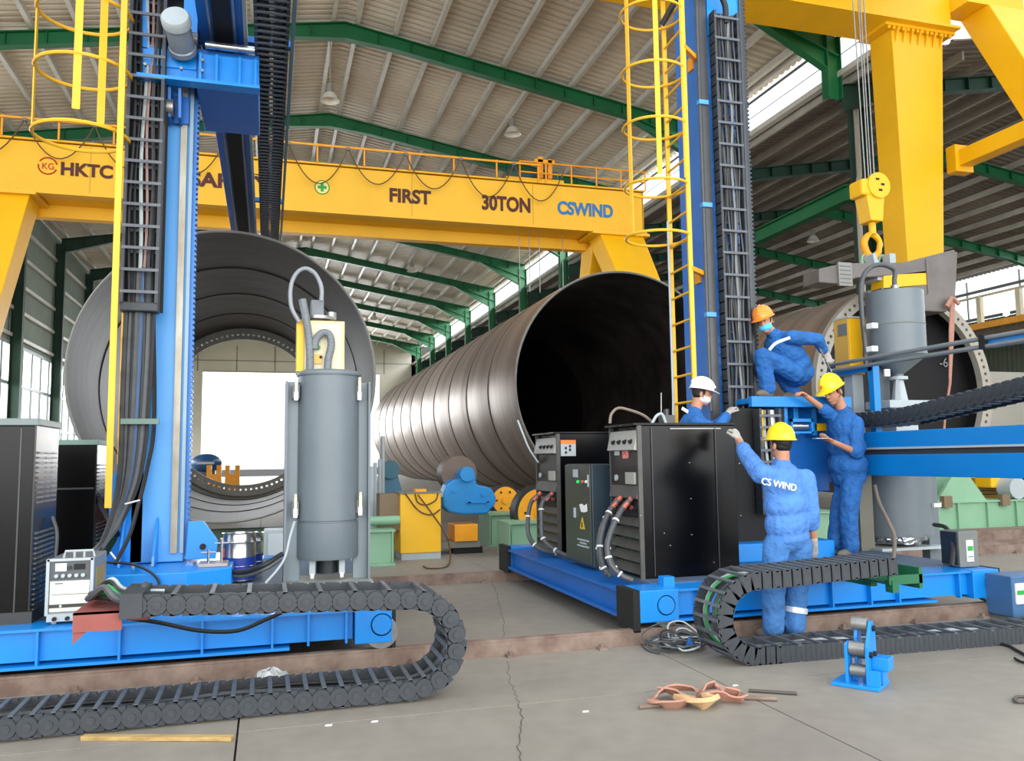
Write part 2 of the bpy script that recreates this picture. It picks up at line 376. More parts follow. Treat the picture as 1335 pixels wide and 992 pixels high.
GLASS.node_tree.nodes['Principled BSDF'].inputs['Transmission Weight'].default_value=.9
part('pane',MB().box(XL-.31,XL-.305,30,Y1,5.15,6.8),GLASS,t)
for i,y in enumerate(FY[1:]):
    solo('wall_column',MB().ibeam((XL,y,0),(XL,y,ZE-.5),.3,.45,.03,up=(1,0,0)),DGRN,'green steel column against the left wall sheeting','column',group='green columns along the left wall')
# end wall with the big open door
mb=MB(); mb.box(XL-.4,XE+.4,Y1,Y1+.2,10.9,ZE); mb.prism([(XL-.4,Y1,ZE),(XE+.4,Y1,ZE),(XR,Y1,ZR+.1)],(0,.2,0)); mb.box(XL-.4,-6.5,Y1,Y1+.2,0,10.9); mb.box(11.5,XE+.4,Y1,Y1+.2,0,10.9)
we=struct('wall_end',mb,CREAM)
for x in (-7,-3.2,.6,4.4,8.2,12): part('sheet_joint',MB().box(x-.04,x+.04,Y1-.05,Y1,10.9,ZE),MASKG,we)
part('sheet_joint',MB().box(XL,XE,Y1-.05,Y1,12.0,12.06),MASKG,we); part('door_header',MB().box(-6.5,11.5,Y1-.12,Y1,10.8,10.95),PURLD,we)
mb=MB(); mb.box(XE,XC+.5,Y1,Y1+.2,0,14); struct('wall_end.001',mb,mat('annex_end_wall','6c6a62',.8,var=.2))
# far right wall of the annex with gallery
mb=MB(); corrz(mb,XC+.3,0,9.2,Y0,Y1); wr=struct('wall_right',mb,mat('annex_wall_sheet','55604f',.7,var=.3,scale=.4),fix=False)
for z in (9.3,10.9): part('window_rail',MB().bar((XC+.2,Y0,z),(XC+.2,Y1,z),.12,.16),MASKG,wr)
y=Y0
while y<Y1: part('mullion',MB().bar((XC+.2,y,9.2),(XC+.2,y,11.6),.08,.08),MASKG,wr); y+=3.6
# gallery with yellow posts (in front of that wall)
t=thing('gallery','raised walkway with cream posts and rail along the far right wall','walkway',(34,40,0))
a=at(1275,418,X=33); b_=at(1345,392,X=33)
for dz,mt_,h in ((0,ORA,.3),(-.55,mat('gallery_beam_brown','5a4a35',.7),.5)):
    part('beam',MB().bar((33,24,a.z-.3+dz),(33,60,a.z-.3+dz),.3,h),mt_,t)
part('handrail',MB().bar((33,24,a.z+1.15),(33,60,a.z+1.15),.1,.1),CREAMP,t)
for k in range(14): part('post',MB().box(32.9,33.1,25+k*2.2,25.25+k*2.2,a.z-.2,a.z+1.15),CREAMP,t)
for k in range(5): part('leg',MB().box(32.8,33.2,25+k*8,25.4+k*8,0,a.z-.6),PURLD,t)
p=at(1312,408,X=32.9); part('flood_lamp',MB().sph(p,.14),LIT,t,'lit lamp')
b=MB().box(31,38,30,31,0,5.2); solo('site_cabin',b,CREAM,'pale boxy cabin beneath the gallery at far right','cabin')

# hanging high-bay lamps
def lamp(x,y,z,s=1):
    o=thing('high_bay_lamp','','lamp',(x,y,z))
    part('rod',MB().cyl((x,y,z+.55),(x,y,zr(x)-.3 if x<XE else za2(x)-.3),.015,5),PURLD,o)
    part('housing',MB().cyl((x,y,z+.28),(x,y,z+.58),.12,10),mat('lamp_housing_grey','a7a39a',.4,.4),o)
    part('reflector',MB().lathe([(.1,.3),(.2,.22),(.3,.02),(.32,0),(.29,.02),(.18,.2)],(x,y,z),n=20),LAMPM,o); return o
LP=[(430,128,27,'white high bay lamp hanging beside the ridge, nearest to the camera'),(668,172,29,'white high bay lamp hanging over the right roof slope above the crane'),(537,352,52,'small lamp below the far roof, right of the coil tube rim'),(517,377,60,'tiny farther lamp below the far roof, left of its neighbour'),(488,415,68,'farthest tiny lamp just above the left tube edge'),
    (1060,312,36,'lamp under the annex roof left of the crane hook'),(1047,367,46,'farther lamp under the annex roof above the orange helmet')]
for x,y,Y,l in LP:
    p=at(x,y,Y=Y); o=lamp(p.x,Y,p.z-.1); o['label']=l; o['group']='high bay lamps under the roofs'

# ================================================================ RAILS
for nm,Y,l,xa,xb in (('crane_rail',6.33,'near rusty floor rail running under both blue machines',-9,14),('crane_rail',10.1,'rear rusty floor rail passing behind the grey hopper tank',-9,14)):
    t=thing('floor_rail',l,'rail',(0,Y,0))
    part('rail_bar',MB().box(xa,xb,Y-.045,Y+.045,0,.02).box(xa,xb,Y-.012,Y+.012,.02,.1).box(xa,xb,Y-.035,Y+.035,.09,.125),RUSTR,t)
    part('side_plate',MB().box(xa,xb,Y-.05,Y-.035,.0,.11),RUSTR,t)
    for k in range(30):
        x=xa+.3+k*.75
        if x<xb-.2: part('rail_clip',MB().box(x-.035,x+.035,Y-.12,Y-.045,0,.02).cyl((x,Y-.085,.02),(x,Y-.085,.045),.016,6),RUSTR,t)
# pit by left rail
solo('floor_trench_cover',MB().box(-3.2,-1.28,5.93,6.2,.0,.012),mat('trench_dark','3b3530',.8),'dark flat steel plate lying beside the near rail at far left','plate')
# ================================================================ STEEL TUBES
def ringshell(mb,c,r,t,y0,y1,n=96):
    x,z=c; q=[(r,y0),(r,y1),(r-t,y1),(r-t,y0),(r,y0)]
    vs=[]; 
    for rr,yy in q[:4]: vs+=[V(x+rr*cos(2*PI*i/n),yy,z+rr*sin(2*PI*i/n)) for i in range(n)]
    return vs
def can(parent,c,r,t,y0,y1,mo,mi,n=96,name='shell_ring'):
    x,z=c; me_o=MB(); 
    def circ(rr,yy): return [V(x+rr*cos(2*PI*i/n),yy,z+rr*sin(2*PI*i/n)) for i in range(n)]
    L=y1-y0; bev=.012
    A=[circ(r-.008,y0),circ(r,y0+L*.1),circ(r+.01,y0+L*.5),circ(r,y1-L*.1),circ(r-.008,y1)]
    vs=[v for c_ in A for v in c_]; fs=[(k*n+i,k*n+(i+1)%n,(k+1)*n+(i+1)%n,(k+1)*n+i) for k in range(4) for i in range(n)]
    me_o.add(vs,fs,True); k0=len(me_o.f)
    me_o.add(circ(r-t,y0)+circ(r-t,y1),[((i+1)%n,i,n+i,n+(i+1)%n) for i in range(n)],True)
    k1=len(me_o.f)
    me_o.add(circ(r-.008,y0)+circ(r-t,y0),[((i+1)%n,i,n+i,n+(i+1)%n) for i in range(n)]); me_o.add(circ(r-.008,y1)+circ(r-t,y1),[(i,(i+1)%n,n+(i+1)%n,n+i) for i in range(n)])
    o=part(name,me_o,mo,parent); o.data.materials.append(mi)
    for i,p in enumerate(o.data.polygons):
        if k0<=i<k1: p.material_index=1
    return o
def bead(parent,c,r,y,mt,name='weld_bead',w=.012,n=96):
    x,z=c; pts=[V(x+r*cos(2*PI*i/n),y,z+r*sin(2*PI*i/n)) for i in range(n)]
    return part(name,MB().tube(pts,w,4,closed=True),mt,parent)
def flange(parent,c,ri,ro,rh,hr,N,y,th,mt,name='bolt_flange'):
    x,z=c; mb=MB(); vs=[];fs=[]
    for k in range(N):
        a0=2*PI*k/N; a1=2*PI*(k+1)/N; am=(a0+a1)/2; b=len(vs)
        P=lambda r,a: (x+r*cos(a),z+r*sin(a))
        hc=P(rh,am); er=(cos(am),sin(am)); et=(-sin(am),cos(am))
        outer=[P(ri,a0),P(ri,am),P(ri,a1),P(rh,a1),P(ro,a1),P(ro,am),P(ro,a0),P(rh,a0)]
        ang=[(-1,-1),(-1,0),(-1,1),(0,1),(1,1),(1,0),(1,-1),(0,-1)]
        hole=[]
        for (u,v_) in ang:
            l=math.hypot(u,v_); hole.append((hc[0]+(er[0]*u+et[0]*v_)/l*hr,hc[1]+(er[1]*u+et[1]*v_)/l*hr))
        for yy in (y,y+th):
            vs+=[V(p[0],yy,p[1]) for p in outer]+[V(p[0],yy,p[1]) for p in hole]
        for i in range(8):
            j=(i+1)%8
            fs+=[(b+i,b+8+i,b+8+j,b+j),(b+16+i,b+16+j,b+24+j,b+24+i),(b+8+i,b+24+i,b+24+j,b+8+j)]
        fs+=[(b+0,b+1,b+17,b+16),(b+1,b+2,b+18,b+17),(b+4,b+5,b+21,b+20),(b+5,b+6,b+22,b+21)]
    mb.add(vs,fs); return part(name,mb,mt,parent)
c1=(-.62,2.88); R1=2.31
t1=thing('tower_section','short dark open steel tube at left with bright daylight showing through it','steel tube',(c1[0],13.7,c1[1]-R1))
for k in range(4): 
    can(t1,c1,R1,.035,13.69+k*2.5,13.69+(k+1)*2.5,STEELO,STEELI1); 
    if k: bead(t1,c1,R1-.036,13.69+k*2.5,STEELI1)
flange(t1,c1,1.98,2.275,2.1,.032,96,23.6,.12,FLG)
part('rim_edge',MB().tube([V(c1[0]+(R1-.018)*cos(2*PI*i/96),13.68,c1[1]+(R1-.018)*sin(2*PI*i/96)) for i in range(96)],.02,4,closed=True),FLG,t1,'pale ground edge of the tube mouth')
c2=(7.03,3.0); R2=2.37
t2=thing('tower_section','long brown steel tube in the middle with a black open mouth and many rings','steel tube',(c2[0],15.67,c2[1]-R2))
for k in range(11):
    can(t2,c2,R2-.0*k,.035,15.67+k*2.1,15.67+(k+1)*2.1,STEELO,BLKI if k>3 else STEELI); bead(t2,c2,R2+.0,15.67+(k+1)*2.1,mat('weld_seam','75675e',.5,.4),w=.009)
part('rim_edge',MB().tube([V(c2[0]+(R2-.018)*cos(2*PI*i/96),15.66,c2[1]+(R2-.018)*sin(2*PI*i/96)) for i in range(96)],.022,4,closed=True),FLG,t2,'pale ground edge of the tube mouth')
part('dark_end_disc',MB().cyl((c2[0],38.6,c2[1]),(c2[0],38.7,c2[1]),R2-.04,64),BLK,t2,'black disc added to keep the far end dark')  # unseen disc added so the long tube stays dark inside
c3=(12.65,2.82); R3=2.2
t3=thing('tower_section','steel tube at far right with a black inside and a grey bolt flange rim','steel tube',(c3[0],14.1,c3[1]-R3))
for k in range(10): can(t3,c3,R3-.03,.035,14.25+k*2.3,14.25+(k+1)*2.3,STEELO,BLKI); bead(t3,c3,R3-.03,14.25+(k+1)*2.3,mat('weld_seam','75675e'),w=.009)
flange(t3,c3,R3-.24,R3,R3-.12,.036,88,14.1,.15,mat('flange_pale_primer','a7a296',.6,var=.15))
part('dark_end_disc',MB().cyl((c3[0],37,c3[1]),(c3[0],37.1,c3[1]),R3-.08,48),BLK,t3,'black disc added to keep the far end dark')  # same added disc, blocks daylight from the far end
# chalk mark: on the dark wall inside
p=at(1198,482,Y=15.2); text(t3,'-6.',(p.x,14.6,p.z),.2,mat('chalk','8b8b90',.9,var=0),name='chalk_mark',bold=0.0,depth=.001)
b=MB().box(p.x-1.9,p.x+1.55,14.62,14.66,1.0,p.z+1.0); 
part('mouth_shade_disc',MB().cyl((c3[0],14.64,c3[1]),(c3[0],14.68,c3[1]),R3-.07,64),BLKI,t3,'black disc standing in for the shade inside the tube')  # dark of the tube inside drawn as a flat black disc

# ================================================================ GANTRY CRANE (far, yellow)
g=thing('gantry_crane','long yellow gantry crane beam crossing the hall above the tubes, with lettering','crane',(2,21.5,0))
b=MB().box(-9,10.35,21.5,21.52,7.95,9.18); b.box(-9,10.35,22.6,22.62,7.95,9.18); b.box(-9,10.35,21.5,22.62,9.16,9.2); b.box(-9,10.35,21.5,22.62,7.93,7.96); b.box(10.33,10.37,21.5,22.62,7.95,9.18)
part('main_girder',b,YEL,g)
part('lower_flange',MB().box(-9,10.4,21.36,21.6,7.88,7.95),YEL,g); part('lower_flange',MB().box(-9,10.4,22.5,22.8,7.62,7.93),YEL,g)
part('upper_flange',MB().box(-9,10.4,21.42,21.6,9.18,9.22),YEL,g)
for x in (-4.2,-.2,3.6,7.0): part('web_joint',MB().box(x-.008,x+.008,21.495,21.5,7.97,9.15),mat('dark_yellow_joint','c79406'),g)  # web joints as thin strips of darker yellow
def cleg(parent,x0,x1,xb0,xb1,yt,yb,zt,zb,dt,db,mt=YEL):
    def q(xa,xb,y,d,z): return [V(xa,y-d/2,z),V(xb,y-d/2,z),V(xb,y+d/2,z),V(xa,y+d/2,z)]
    b=MB(); A=q(x0,x1,yt,dt,zt); B=q(xb0,xb1,yb,db,zb); b.add(A+B,[(0,1,2,3),(7,6,5,4),(0,4,5,1),(1,5,6,2),(2,6,7,3),(3,7,4,0)])
    return part('leg',b,mt,parent,bev=.02)
cleg(g,8.95,10.3,9.8,10.65,21.9,17.6,7.9,.9,.9,.6); cleg(g,8.95,10.3,9.8,10.65,22.4,27,7.7,.9,.9,.6)
cleg(g,-6.9,-5.45,-6.9,-6.0,21.9,18.9,7.9,.9,.9,.6); cleg(g,-8.6,-7.2,-8.2,-7.4,22.6,25,7.7,.9,.9,.6)
for x in (10.2,-6.5): 
    part('end_carriage',MB().box(x-.35,x+.35,16.8,27.8,.25,.9),YEL,g,bev=.02)
    for y in (17.3,27.2): part('wheel',MB().cyl((x-.15,y,.25),(x+.15,y,.25),.25,20),GREYST,g)
for x,wd in ((9.6,.9),(-6.2,.95)):
    part('top_flange_plate',MB().box(x-wd,x+wd-.05,21.3,22.8,7.82,7.9),YEL,g)
    for k in range(9): part('bolt',MB().cyl((x-wd+.15+k*.18,21.42,7.9),(x-wd+.15+k*.18,21.42,7.98),.03,6),YEL,g)
# lettering
def gt(s,px0,px1,pt,pb,mt):
    a=at(px0,pb,Y=21.48); c=at(px1,pb,Y=21.48); tz=at(px0,pt,Y=21.48); 
    text(g,s,(a.x,21.485,a.z),tz.z-a.z,mt,width=c.x-a.x,bold=.05)
gt('HKTC',78,146,211,227,MAROON); gt('SAFETY',247,352,223,241,MAROON); gt('FIRST',507,561,245,262,MAROON); gt('30TON',628,691,254,272,MAROON); gt('CSWIND',727,799,262,278,PBLUE)
p=at(62,216,Y=21.48); mb=MB()
for a0,a1 in ((.25,2.6),(3.0,5.9)): mb.tube([V(p.x+.2*cos(a),21.49,p.z+.2*sin(a)) for a in np.linspace(a0,a1,18)],.016,4)
part('logo_ring',mb,PRED,g); text(g,'KG',(p.x-.13,21.485,p.z-.08),.15,PRED,name='logo_letters',width=.25,bold=.0)
p=at(420,244,Y=21.48); part('emblem_ring',MB().tube([V(p.x+.18*cos(a),21.49,p.z+.18*sin(a)) for a in np.linspace(0,2*PI,24)[:-1]],.012,4,closed=True),PGREEN,g)
part('emblem_disc',MB().cyl((p.x,21.49,p.z),(p.x,21.495,p.z),.165,24),WHITE if 0 else mat('pale_yellow_print','efe08a'),g)
part('emblem_cross',MB().box(p.x-.11,p.x+.11,21.475,21.488,p.z-.035,p.z+.035).box(p.x-.035,p.x+.035,21.474,21.487,p.z-.11,p.z+.11),PGREEN,g)
# festoon cable and walkway rail on top
mb=MB(); x=-8.6
rail_z=9.62
part('festoon_track',MB().box(-9,7.2,21.3,21.34,rail_z,rail_z+.05),ORA,g)
pts=[]; 
while x<6.6:
    b=MB().tube([V(x+1.5*u,21.3,rail_z-.0-1.0*(1-(2*u-1)**2)*(.9 if int(x)%2 else 1)) for u in np.linspace(0,1,14)],.016,5); part('festoon_cable',b,mat('brown_cable','5e3f1e',.6),g)
    part('cable_trolley',MB().box(x-.05,x+.05,21.27,21.36,rail_z-.05,rail_z+.02),MASKG,g); x+=1.5
for k in range(14): part('rail_post',MB().box(-8.5+k*1.2,-8.46+k*1.2,21.34,21.38,9.2,9.7),ORA,g)
# walkway handrail at the right end and trolley
for z in (9.45,9.75): part('handrail',MB().cyl((6.6,21.4,z),(10.4,21.4,z),.022,6),ORA,g)
for k in range(6): part('handrail_post',MB().cyl((6.6+k*.76,21.4,9.2),(6.6+k*.76,21.4,9.75),.022,6),ORA,g)
h=thing('hoist_trolley','dark green hoist trolley riding on top of the far yellow crane beam','hoist',(7.3,22.2,9.22))
part('frame',MB().box(6.3,8.0,21.7,22.9,9.22,9.4),YEL,h); part('drum',MB().cyl((6.5,22.2,9.62),(7.4,22.2,9.62),.2,16),mat('hoist_motor_green','1d4a44',.5),h); part('motor',MB().box(7.45,7.95,22.0,22.5,9.4,9.75),mat('hoist_motor_green','1d4a44'),h,bev=.03)
part('warning_bracket',MB().box(7.2,7.35,21.6,21.7,9.4,10.0).box(7.5,7.62,21.6,21.7,9.4,9.95).box(7.1,7.7,21.6,21.7,9.85,9.93),ORA,h)
for k in range(4): 
    x=6.75+k*.3 if k<3 else 8.05; part('hoist_rope',MB().cyl((x,22.05,9.4),(x,22.05,6.2),.012,5),GREYST,h)

# ================================================================ SECOND YELLOW CRANE (right, near)
g2=thing('gantry_crane','big yellow portal crane at upper right with tapered box legs','crane',(17,17.5,0))
b=MB().box(2,18.5,17.0,18.3,12.95,14.4); 
part('main_girder',MB().box(2.2,16.7,16.35,17.3,12.38,13.35),YEL,g2,bev=.02)
part('lower_flange',MB().box(2.2,16.85,16.2,17.38,12.31,12.38),YEL,g2)
cleg(g2,15.0,16.6,15.5,16.15,16.95,17.3,12.3,.9,.8,.8)
cleg(g2,17.3,18.5,17.3,18.3,16.2,10.5,12.8,.9,.9,.7); part('leg_head',MB().box(16.7,18.5,15.8,16.65,12.8,13.3),YEL,g2)
part('leg_flange_plate',MB().box(14.7,16.85,16.4,17.4,12.24,12.31),YEL,g2)
for k in range(14): part('bolt',MB().cyl((14.85+k*.145,16.46,12.17),(14.85+k*.145,16.46,12.24),.045,6),YEL,g2)
for k in range(7): part('gusset',MB().prism([(15.1+k*.23,16.55,12.24),(15.1+k*.23,16.55,11.9),(15.1+k*.23,16.42,12.24)],(.03,0,0)),YEL,g2)
q=at(1250,210,Y=16.8); part('tie_beam',MB().bar((q.x,16.8,q.z),(q.x,12.9,q.z),.4,.42),YEL,g2,bev=.02)
part('tie_socket',MB().box(q.x-.3,q.x+.25,16.6,16.9,q.z-.35,q.z+.35),YEL,g2)
part('end_carriage',MB().box(15.2,16.2,10.2,18.4,.25,.95),YEL,g2)
# ropes + hook block + yoke
hb=at(1130,245,Y=13.6); 
k=thing('hook_block','yellow crane hook block hanging on ropes with a forged double hook below','hook',(hb.x,13.6,hb.z-1.3))
x=hb.x
part('sheave_guard',MB().cyl((x+.12,13.38,hb.z),(x+.12,13.46,hb.z),.26,28),YEL,k); part('sheave_guard',MB().cyl((x+.12,13.74,hb.z),(x+.12,13.82,hb.z),.26,28),YEL,k)
part('sheave',MB().cyl((x+.12,13.48,hb.z),(x+.12,13.72,hb.z),.2,24),GREYST,k)
part('side_cover',MB().box(x-.28,x+.05,13.4,13.8,hb.z-.22,hb.z+.12),YEL,k,bev=.05)
part('block_body',MB().prism([(x-.18,13.42,hb.z-.1),(x+.28,13.42,hb.z-.1),(x+.2,13.42,hb.z-.72),(x-.08,13.42,hb.z-.72)],(0,.36,0)),YEL,k,bev=.02)
for dx,dz in ((.08,.12),(.14,-.1),(.2,.02)): part('vent_slot',MB().box(x+dx-.04,x+dx+.04,13.37,13.385,hb.z+dz-.02,hb.z+dz+.02),BLK,k)
part('shank',MB().cyl((x+.08,13.6,hb.z-.7),(x+.08,13.6,hb.z-.95),.07,12),YEL,k)
part('hook',MB().tube(catmull([(x+.08,13.6,hb.z-.9),(x-.06,13.6,hb.z-1.0),(x-.14,13.6,hb.z-1.15),(x-.08,13.6,hb.z-1.35),(x+.06,13.6,hb.z-1.42),(x+.2,13.6,hb.z-1.3),(x+.22,13.6,hb.z-1.12)],5),lambda u:.075*(1-.6*abs(2*u-1)**3),10),ORA,k)
part('hook',MB().tube(catmull([(x+.08,13.66,hb.z-.9),(x+.24,13.66,hb.z-1.0),(x+.3,13.66,hb.z-1.15),(x+.22,13.66,hb.z-1.35)],5),lambda u:.07*(1-.5*u),10),YEL,k)
for dx in (-.12,.28): part('shackle',MB().tube([V(x+dx+.09*cos(a),13.6,hb.z-1.52+.15*sin(a)) for a in np.linspace(0,2*PI,16)[:-1]],.028,6,closed=True),MINT,k)
for dx,xt in ((-.02,-.16),(.06,.02),(.12,.06),(.2,.16)): part('hoist_rope',MB().cyl((x+dx,13.6,hb.z+.1),(x+xt,13.6,15),.014,5),GREYST,k)
y_=thing('lifting_yoke','heavy grey steel lifting yoke clamped on the right tube rim','lifting gear',(11.9,13.4,4.4))
z0=at(1150,365,Y=13.4).z
P=lambda px_,py_: (lambda q:(q.x,13.15,q.z))(at(px_,py_,Y=13.15))
part('arm',MB().prism([P(1068,350),P(1100,343),P(1178,342),P(1245,325),P(1247,372),P(1208,357),P(1118,362),P(1092,370),P(1068,368)],(0,.5,0)),YOKE,y_,bev=.02)
P2=lambda px_,py_:(P(px_,py_)[0],13.12,P(px_,py_)[2])
part('jaw',MB().prism([P2(1206,338),P2(1247,328),P2(1244,398),P2(1232,407),P2(1190,405),P2(1194,388),P2(1209,384)],(0,.6,0)),YOKE,y_,bev=.02)
part('clamp_bar',MB().prism([P(1150,375),P(1211,370),P(1211,388),P(1150,391)],(0,.3,0)),YOKE,y_,bev=.01)
part('yellow_cover',MB().prism([P(1152,360),P(1210,353),P(1210,371),P(1152,377)],(0,.35,0)),YEL,y_)
for px_ in (1158,1172,1187,1202): q=at(px_,381,Y=13.1); part('bolt_hole',MB().cyl((q.x,13.13,q.z),(q.x,13.16,q.z),.035,10),BLK,y_)
q=at(1101,356,Y=13.13); part('type_plate',MB().box(q.x-.15,q.x+.15,13.1,13.15,q.z-.25,q.z+.2),mat('type_plate_grey','8f8b86',.4,.3),y_)
for i in range(5): part('plate_line',MB().box(q.x-.12,q.x+.12,13.09,13.1,q.z-.2+i*.08,q.z-.18+i*.08),MASKG,y_)
part('lift_lug',MB().prism([(x-.1,13.3,hb.z-1.9),(x-.2,13.3,hb.z-1.45),(x-.14,13.3,hb.z-1.4),(x+.02,13.3,hb.z-1.8)],(0,.25,0)).box(x+.2,x+.34,13.3,13.5,hb.z-1.9,hb.z-1.4).box(x-.2,x+.36,13.2,13.6,hb.z-1.98,hb.z-1.75),LGREY,y_)
# webbing sling hanging from the rim
a=at(1242,388,Y=13.0); bpt=at(1222,690,Y=12.9)
s=thing('lifting_sling','thin orange webbing sling hanging down over the right tube mouth','sling',(a.x,13,.1))
for ddx,ww in ((0,.13),): 
    b=MB(); pts=[at(1243,388,Y=13.0),at(1241,430,Y=13.0),at(1239,500,Y=13.0),at(1233,540,Y=13.0),at(1228,600,Y=13.0),at(1234,690,Y=13.0)]; ws=[.1,.12,.05,.03,.06,.08]
    for i in range(5): b.add([pts[i]+V(-ws[i]/2,0,0),pts[i]+V(ws[i]/2,0,0),pts[i+1]+V(ws[i+1]/2,0,0),pts[i+1]+V(-ws[i+1]/2,0,0)]+[pts[i]+V(-ws[i]/2,.02,0),pts[i]+V(ws[i]/2,.02,0),pts[i+1]+V(ws[i+1]/2,.02,0),pts[i+1]+V(-ws[i+1]/2,.02,0)],[(0,1,2,3),(7,6,5,4),(0,3,7,4),(1,5,6,2)])
    part('webbing',b,PINK,s)
part('loop',MB().tube([at(1241,388,Y=12.98),at(1234,400,Y=12.98)],.05,5).tube([at(1243,388,Y=12.98),at(1250,397,Y=12.98)],.04,5),PINK,s)

# ================================================================ ROLLER BEDS
def wheel(parent,x,y,z,r,w,mt=YEL,tyre=RUB,name='roller'):
    o=part(name,MB().cyl((x,y,z),(x,y+w,z),r*.88,28).cyl((x,y-.03,z),(x,y,z),r*.25,14),mt,parent,bev=.01)
    part('tyre',MB().lathe([(r*.88,0),(r,.0),(r,w),(r*.88,w)],(x,y,z),(0,1,0),28),tyre,o)
    b=MB()
    for k in range(6): b.cyl((x+r*.6*cos(k*PI/3),y-.02,z+r*.6*sin(k*PI/3)),(x+r*.6*cos(k*PI/3),y,z+r*.6*sin(k*PI/3)),.02,6)
    part('wheel_bolts',b,BLK,o)
def box_beam(x0,x1,y0,y1,z0,z1,l,mt=MINT,name='roller_bed'):
    t=thing(name,l,'roller bed',((x0+x1)/2,(y0+y1)/2,0))
    part('beam',MB().box(x0,x1,y0,y1,z0,z1),mt,t,bev=.01)
    part('top_flange',MB().box(x0-.04,x1+.04,y0-.05,y1+.05,z1,z1+.03),mt,t); part('bottom_flange',MB().box(x0-.04,x1+.04,y0-.05,y1+.05,max(z0-.03,0),z0+.005),mt,t)
    part('end_plate',MB().box(x0-.03,x0,y0-.05,y1+.05,z0,z1),mt,t)
    n=max(2,int((x1-x0)/.6))
    for i in range(n+1):
        x=x0+(x1-x0)*i/n; part('rib',MB().box(x-.012,x+.012,y0-.05,y0,z0,z1),mt,t)
    return t
# centre: beams under the long tube
p=at(667,727,Z=0); p.y+=.05
q=box_beam(p.x,9.6,p.y,p.y+.6,.03,.5,'pale green roller bed beam nearest, under the long brown tube')
part('support',MB().prism([(4.75,p.y+.1,.45),(5.55,p.y+.1,.45),(5.35,p.y+.1,1.0),(4.95,p.y+.1,1.0)],(0,.08,0)),MINT,q); part('support',MB().prism([(4.75,p.y+.4,.45),(5.55,p.y+.4,.45),(5.35,p.y+.4,1.0),(4.95,p.y+.4,1.0)],(0,.08,0)),MINT,q)
c=at(705,668,Y=p.y+.5); wheel(q,c.x,p.y+.5,c.z,.44,.3,ORA)
q_=at(640,712,Z=0); q=box_beam(q_.x,9.4,q_.y,q_.y+.7,.03,.53,'pale green roller bed beam behind the nearest one, left end sticking out')
c=at(659,652,Y=p.y+2.4); wheel(q,c.x,p.y+2.4,c.z,.28,.3,ORA)
q=box_beam(-.35,1.75,12.2,12.6,.03,.48,'pale green beam end standing just right of the grey hopper tank')
part('upper_tube',MB().cyl((1.2,12.5,.62),(1.9,12.5,.62),.07,10),MINT,q)
# yellow control cabinet
a=at(523,728,Z=0); b2=at(575,722,Z=0); Yc=12.7; x0=at(522,690,Y=Yc).x; x1=at(575,690,Y=Yc).x; zt=at(550,643,Y=Yc).z
t=thing('control_cabinet','bright yellow plain cabinet with loose cables under the long tube','cabinet',((x0+x1)/2,Yc+.3,0))
part('plinth',MB().box(x0+.02,x1,Yc+.02,Yc+.6,0,.1),LGREY,t); part('body',MB().box(x0,x1,Yc,Yc+.62,.1,zt),YEL,t,bev=.012); part('lid',MB().box(x0-.02,x1+.02,Yc-.02,Yc+.64,zt,zt+.02),MASKG,t)
part('warning_beacon',MB().box(x0+.25,x0+.42,Yc+.1,Yc+.3,zt+.02,zt+.06),ORA,t)
for pts in ([(528,643),(545,665),(562,671),(574,664)],[(541,644),(545,655),(556,658),(568,652),(571,643)],[(545,645),(565,672),(580,695),(587,720),(583,738),(560,741),(552,738)]):
    part('cable',MB().tube(catmull([at(x,y,Y=Yc-.04) if y<725 else at(x,y,Z=.015) for x,y in pts],6),.012,6),mat('brown_cable','5e3f1e'),t)
part('shelf_box',MB().box(x0-.3,x0,Yc+.1,Yc+.5,zt-.55,zt),mat('brown_drive_box','7a674c',.6),t)
# turning roll gearbox
c=at(612,650,Y=13.2); gx,gz=c.x,c.z
t=thing('gear_drive','bright blue rounded gearbox driving the rollers under the long tube','gearbox',(gx,13.3,0))
body=[(577,648),(582,632),(592,625),(600,625),(599,617),(604,611),(612,610),(619,614),(622,632),(634,634),(642,638),(647,648),(646,658),(640,664),(636,670),(605,671),(585,668),(578,660)]
part('housing',MB().prism([(lambda q:(q.x,13.2,q.z))(at(x,y,Y=13.2)) for x,y in body],(0,.34,0)),GBLUE,t,bev=.03)
c=at(608,618,Y=13.18); part('pinion_boss',MB().cyl((c.x,13.1,c.z),(c.x,13.2,c.z),.12,18),GBLUE,t); 
part('drive_roller',MB().cyl((c.x-.04,13.52,c.z),(c.x-.04,13.95,c.z),.3,24),mat('worn_roller_steel','6a5a50',.5,.4),t)
for (x,y) in ((592,640),(630,645),(612,655),(636,656)): c=at(x,y,Y=13.17); part('cap_bolt',MB().cyl((c.x,13.17,c.z),(c.x,13.2,c.z),.03,8),GBLUE,t)
c=at(622,655,Y=13.17); part('casting_rib',MB().box(c.x-.18,c.x+.2,13.17,13.2,c.z-.012,c.z+.012),GBLUE,t)
x0=at(592,680,Y=13.2).x; x1=at(622,680,Y=13.2).x; part('base_box',MB().box(x0,x1,13.15,13.7,.2,.47),ORA,t,'yellow base box',bev=.01); part('skid',MB().box(x0-.3,x1+.05,13.2,13.7,.1,.2),mat('grey_skid','7b7a74'),t); part('foot',MB().box(x0,x1+.1,13.25,13.6,0,.1),BLK,t)
c=at(507,612,Y=15.5); t=thing('idler_roller','small dark blue roller motor at the far left of the long tube','roller',(c.x,15.5,0))
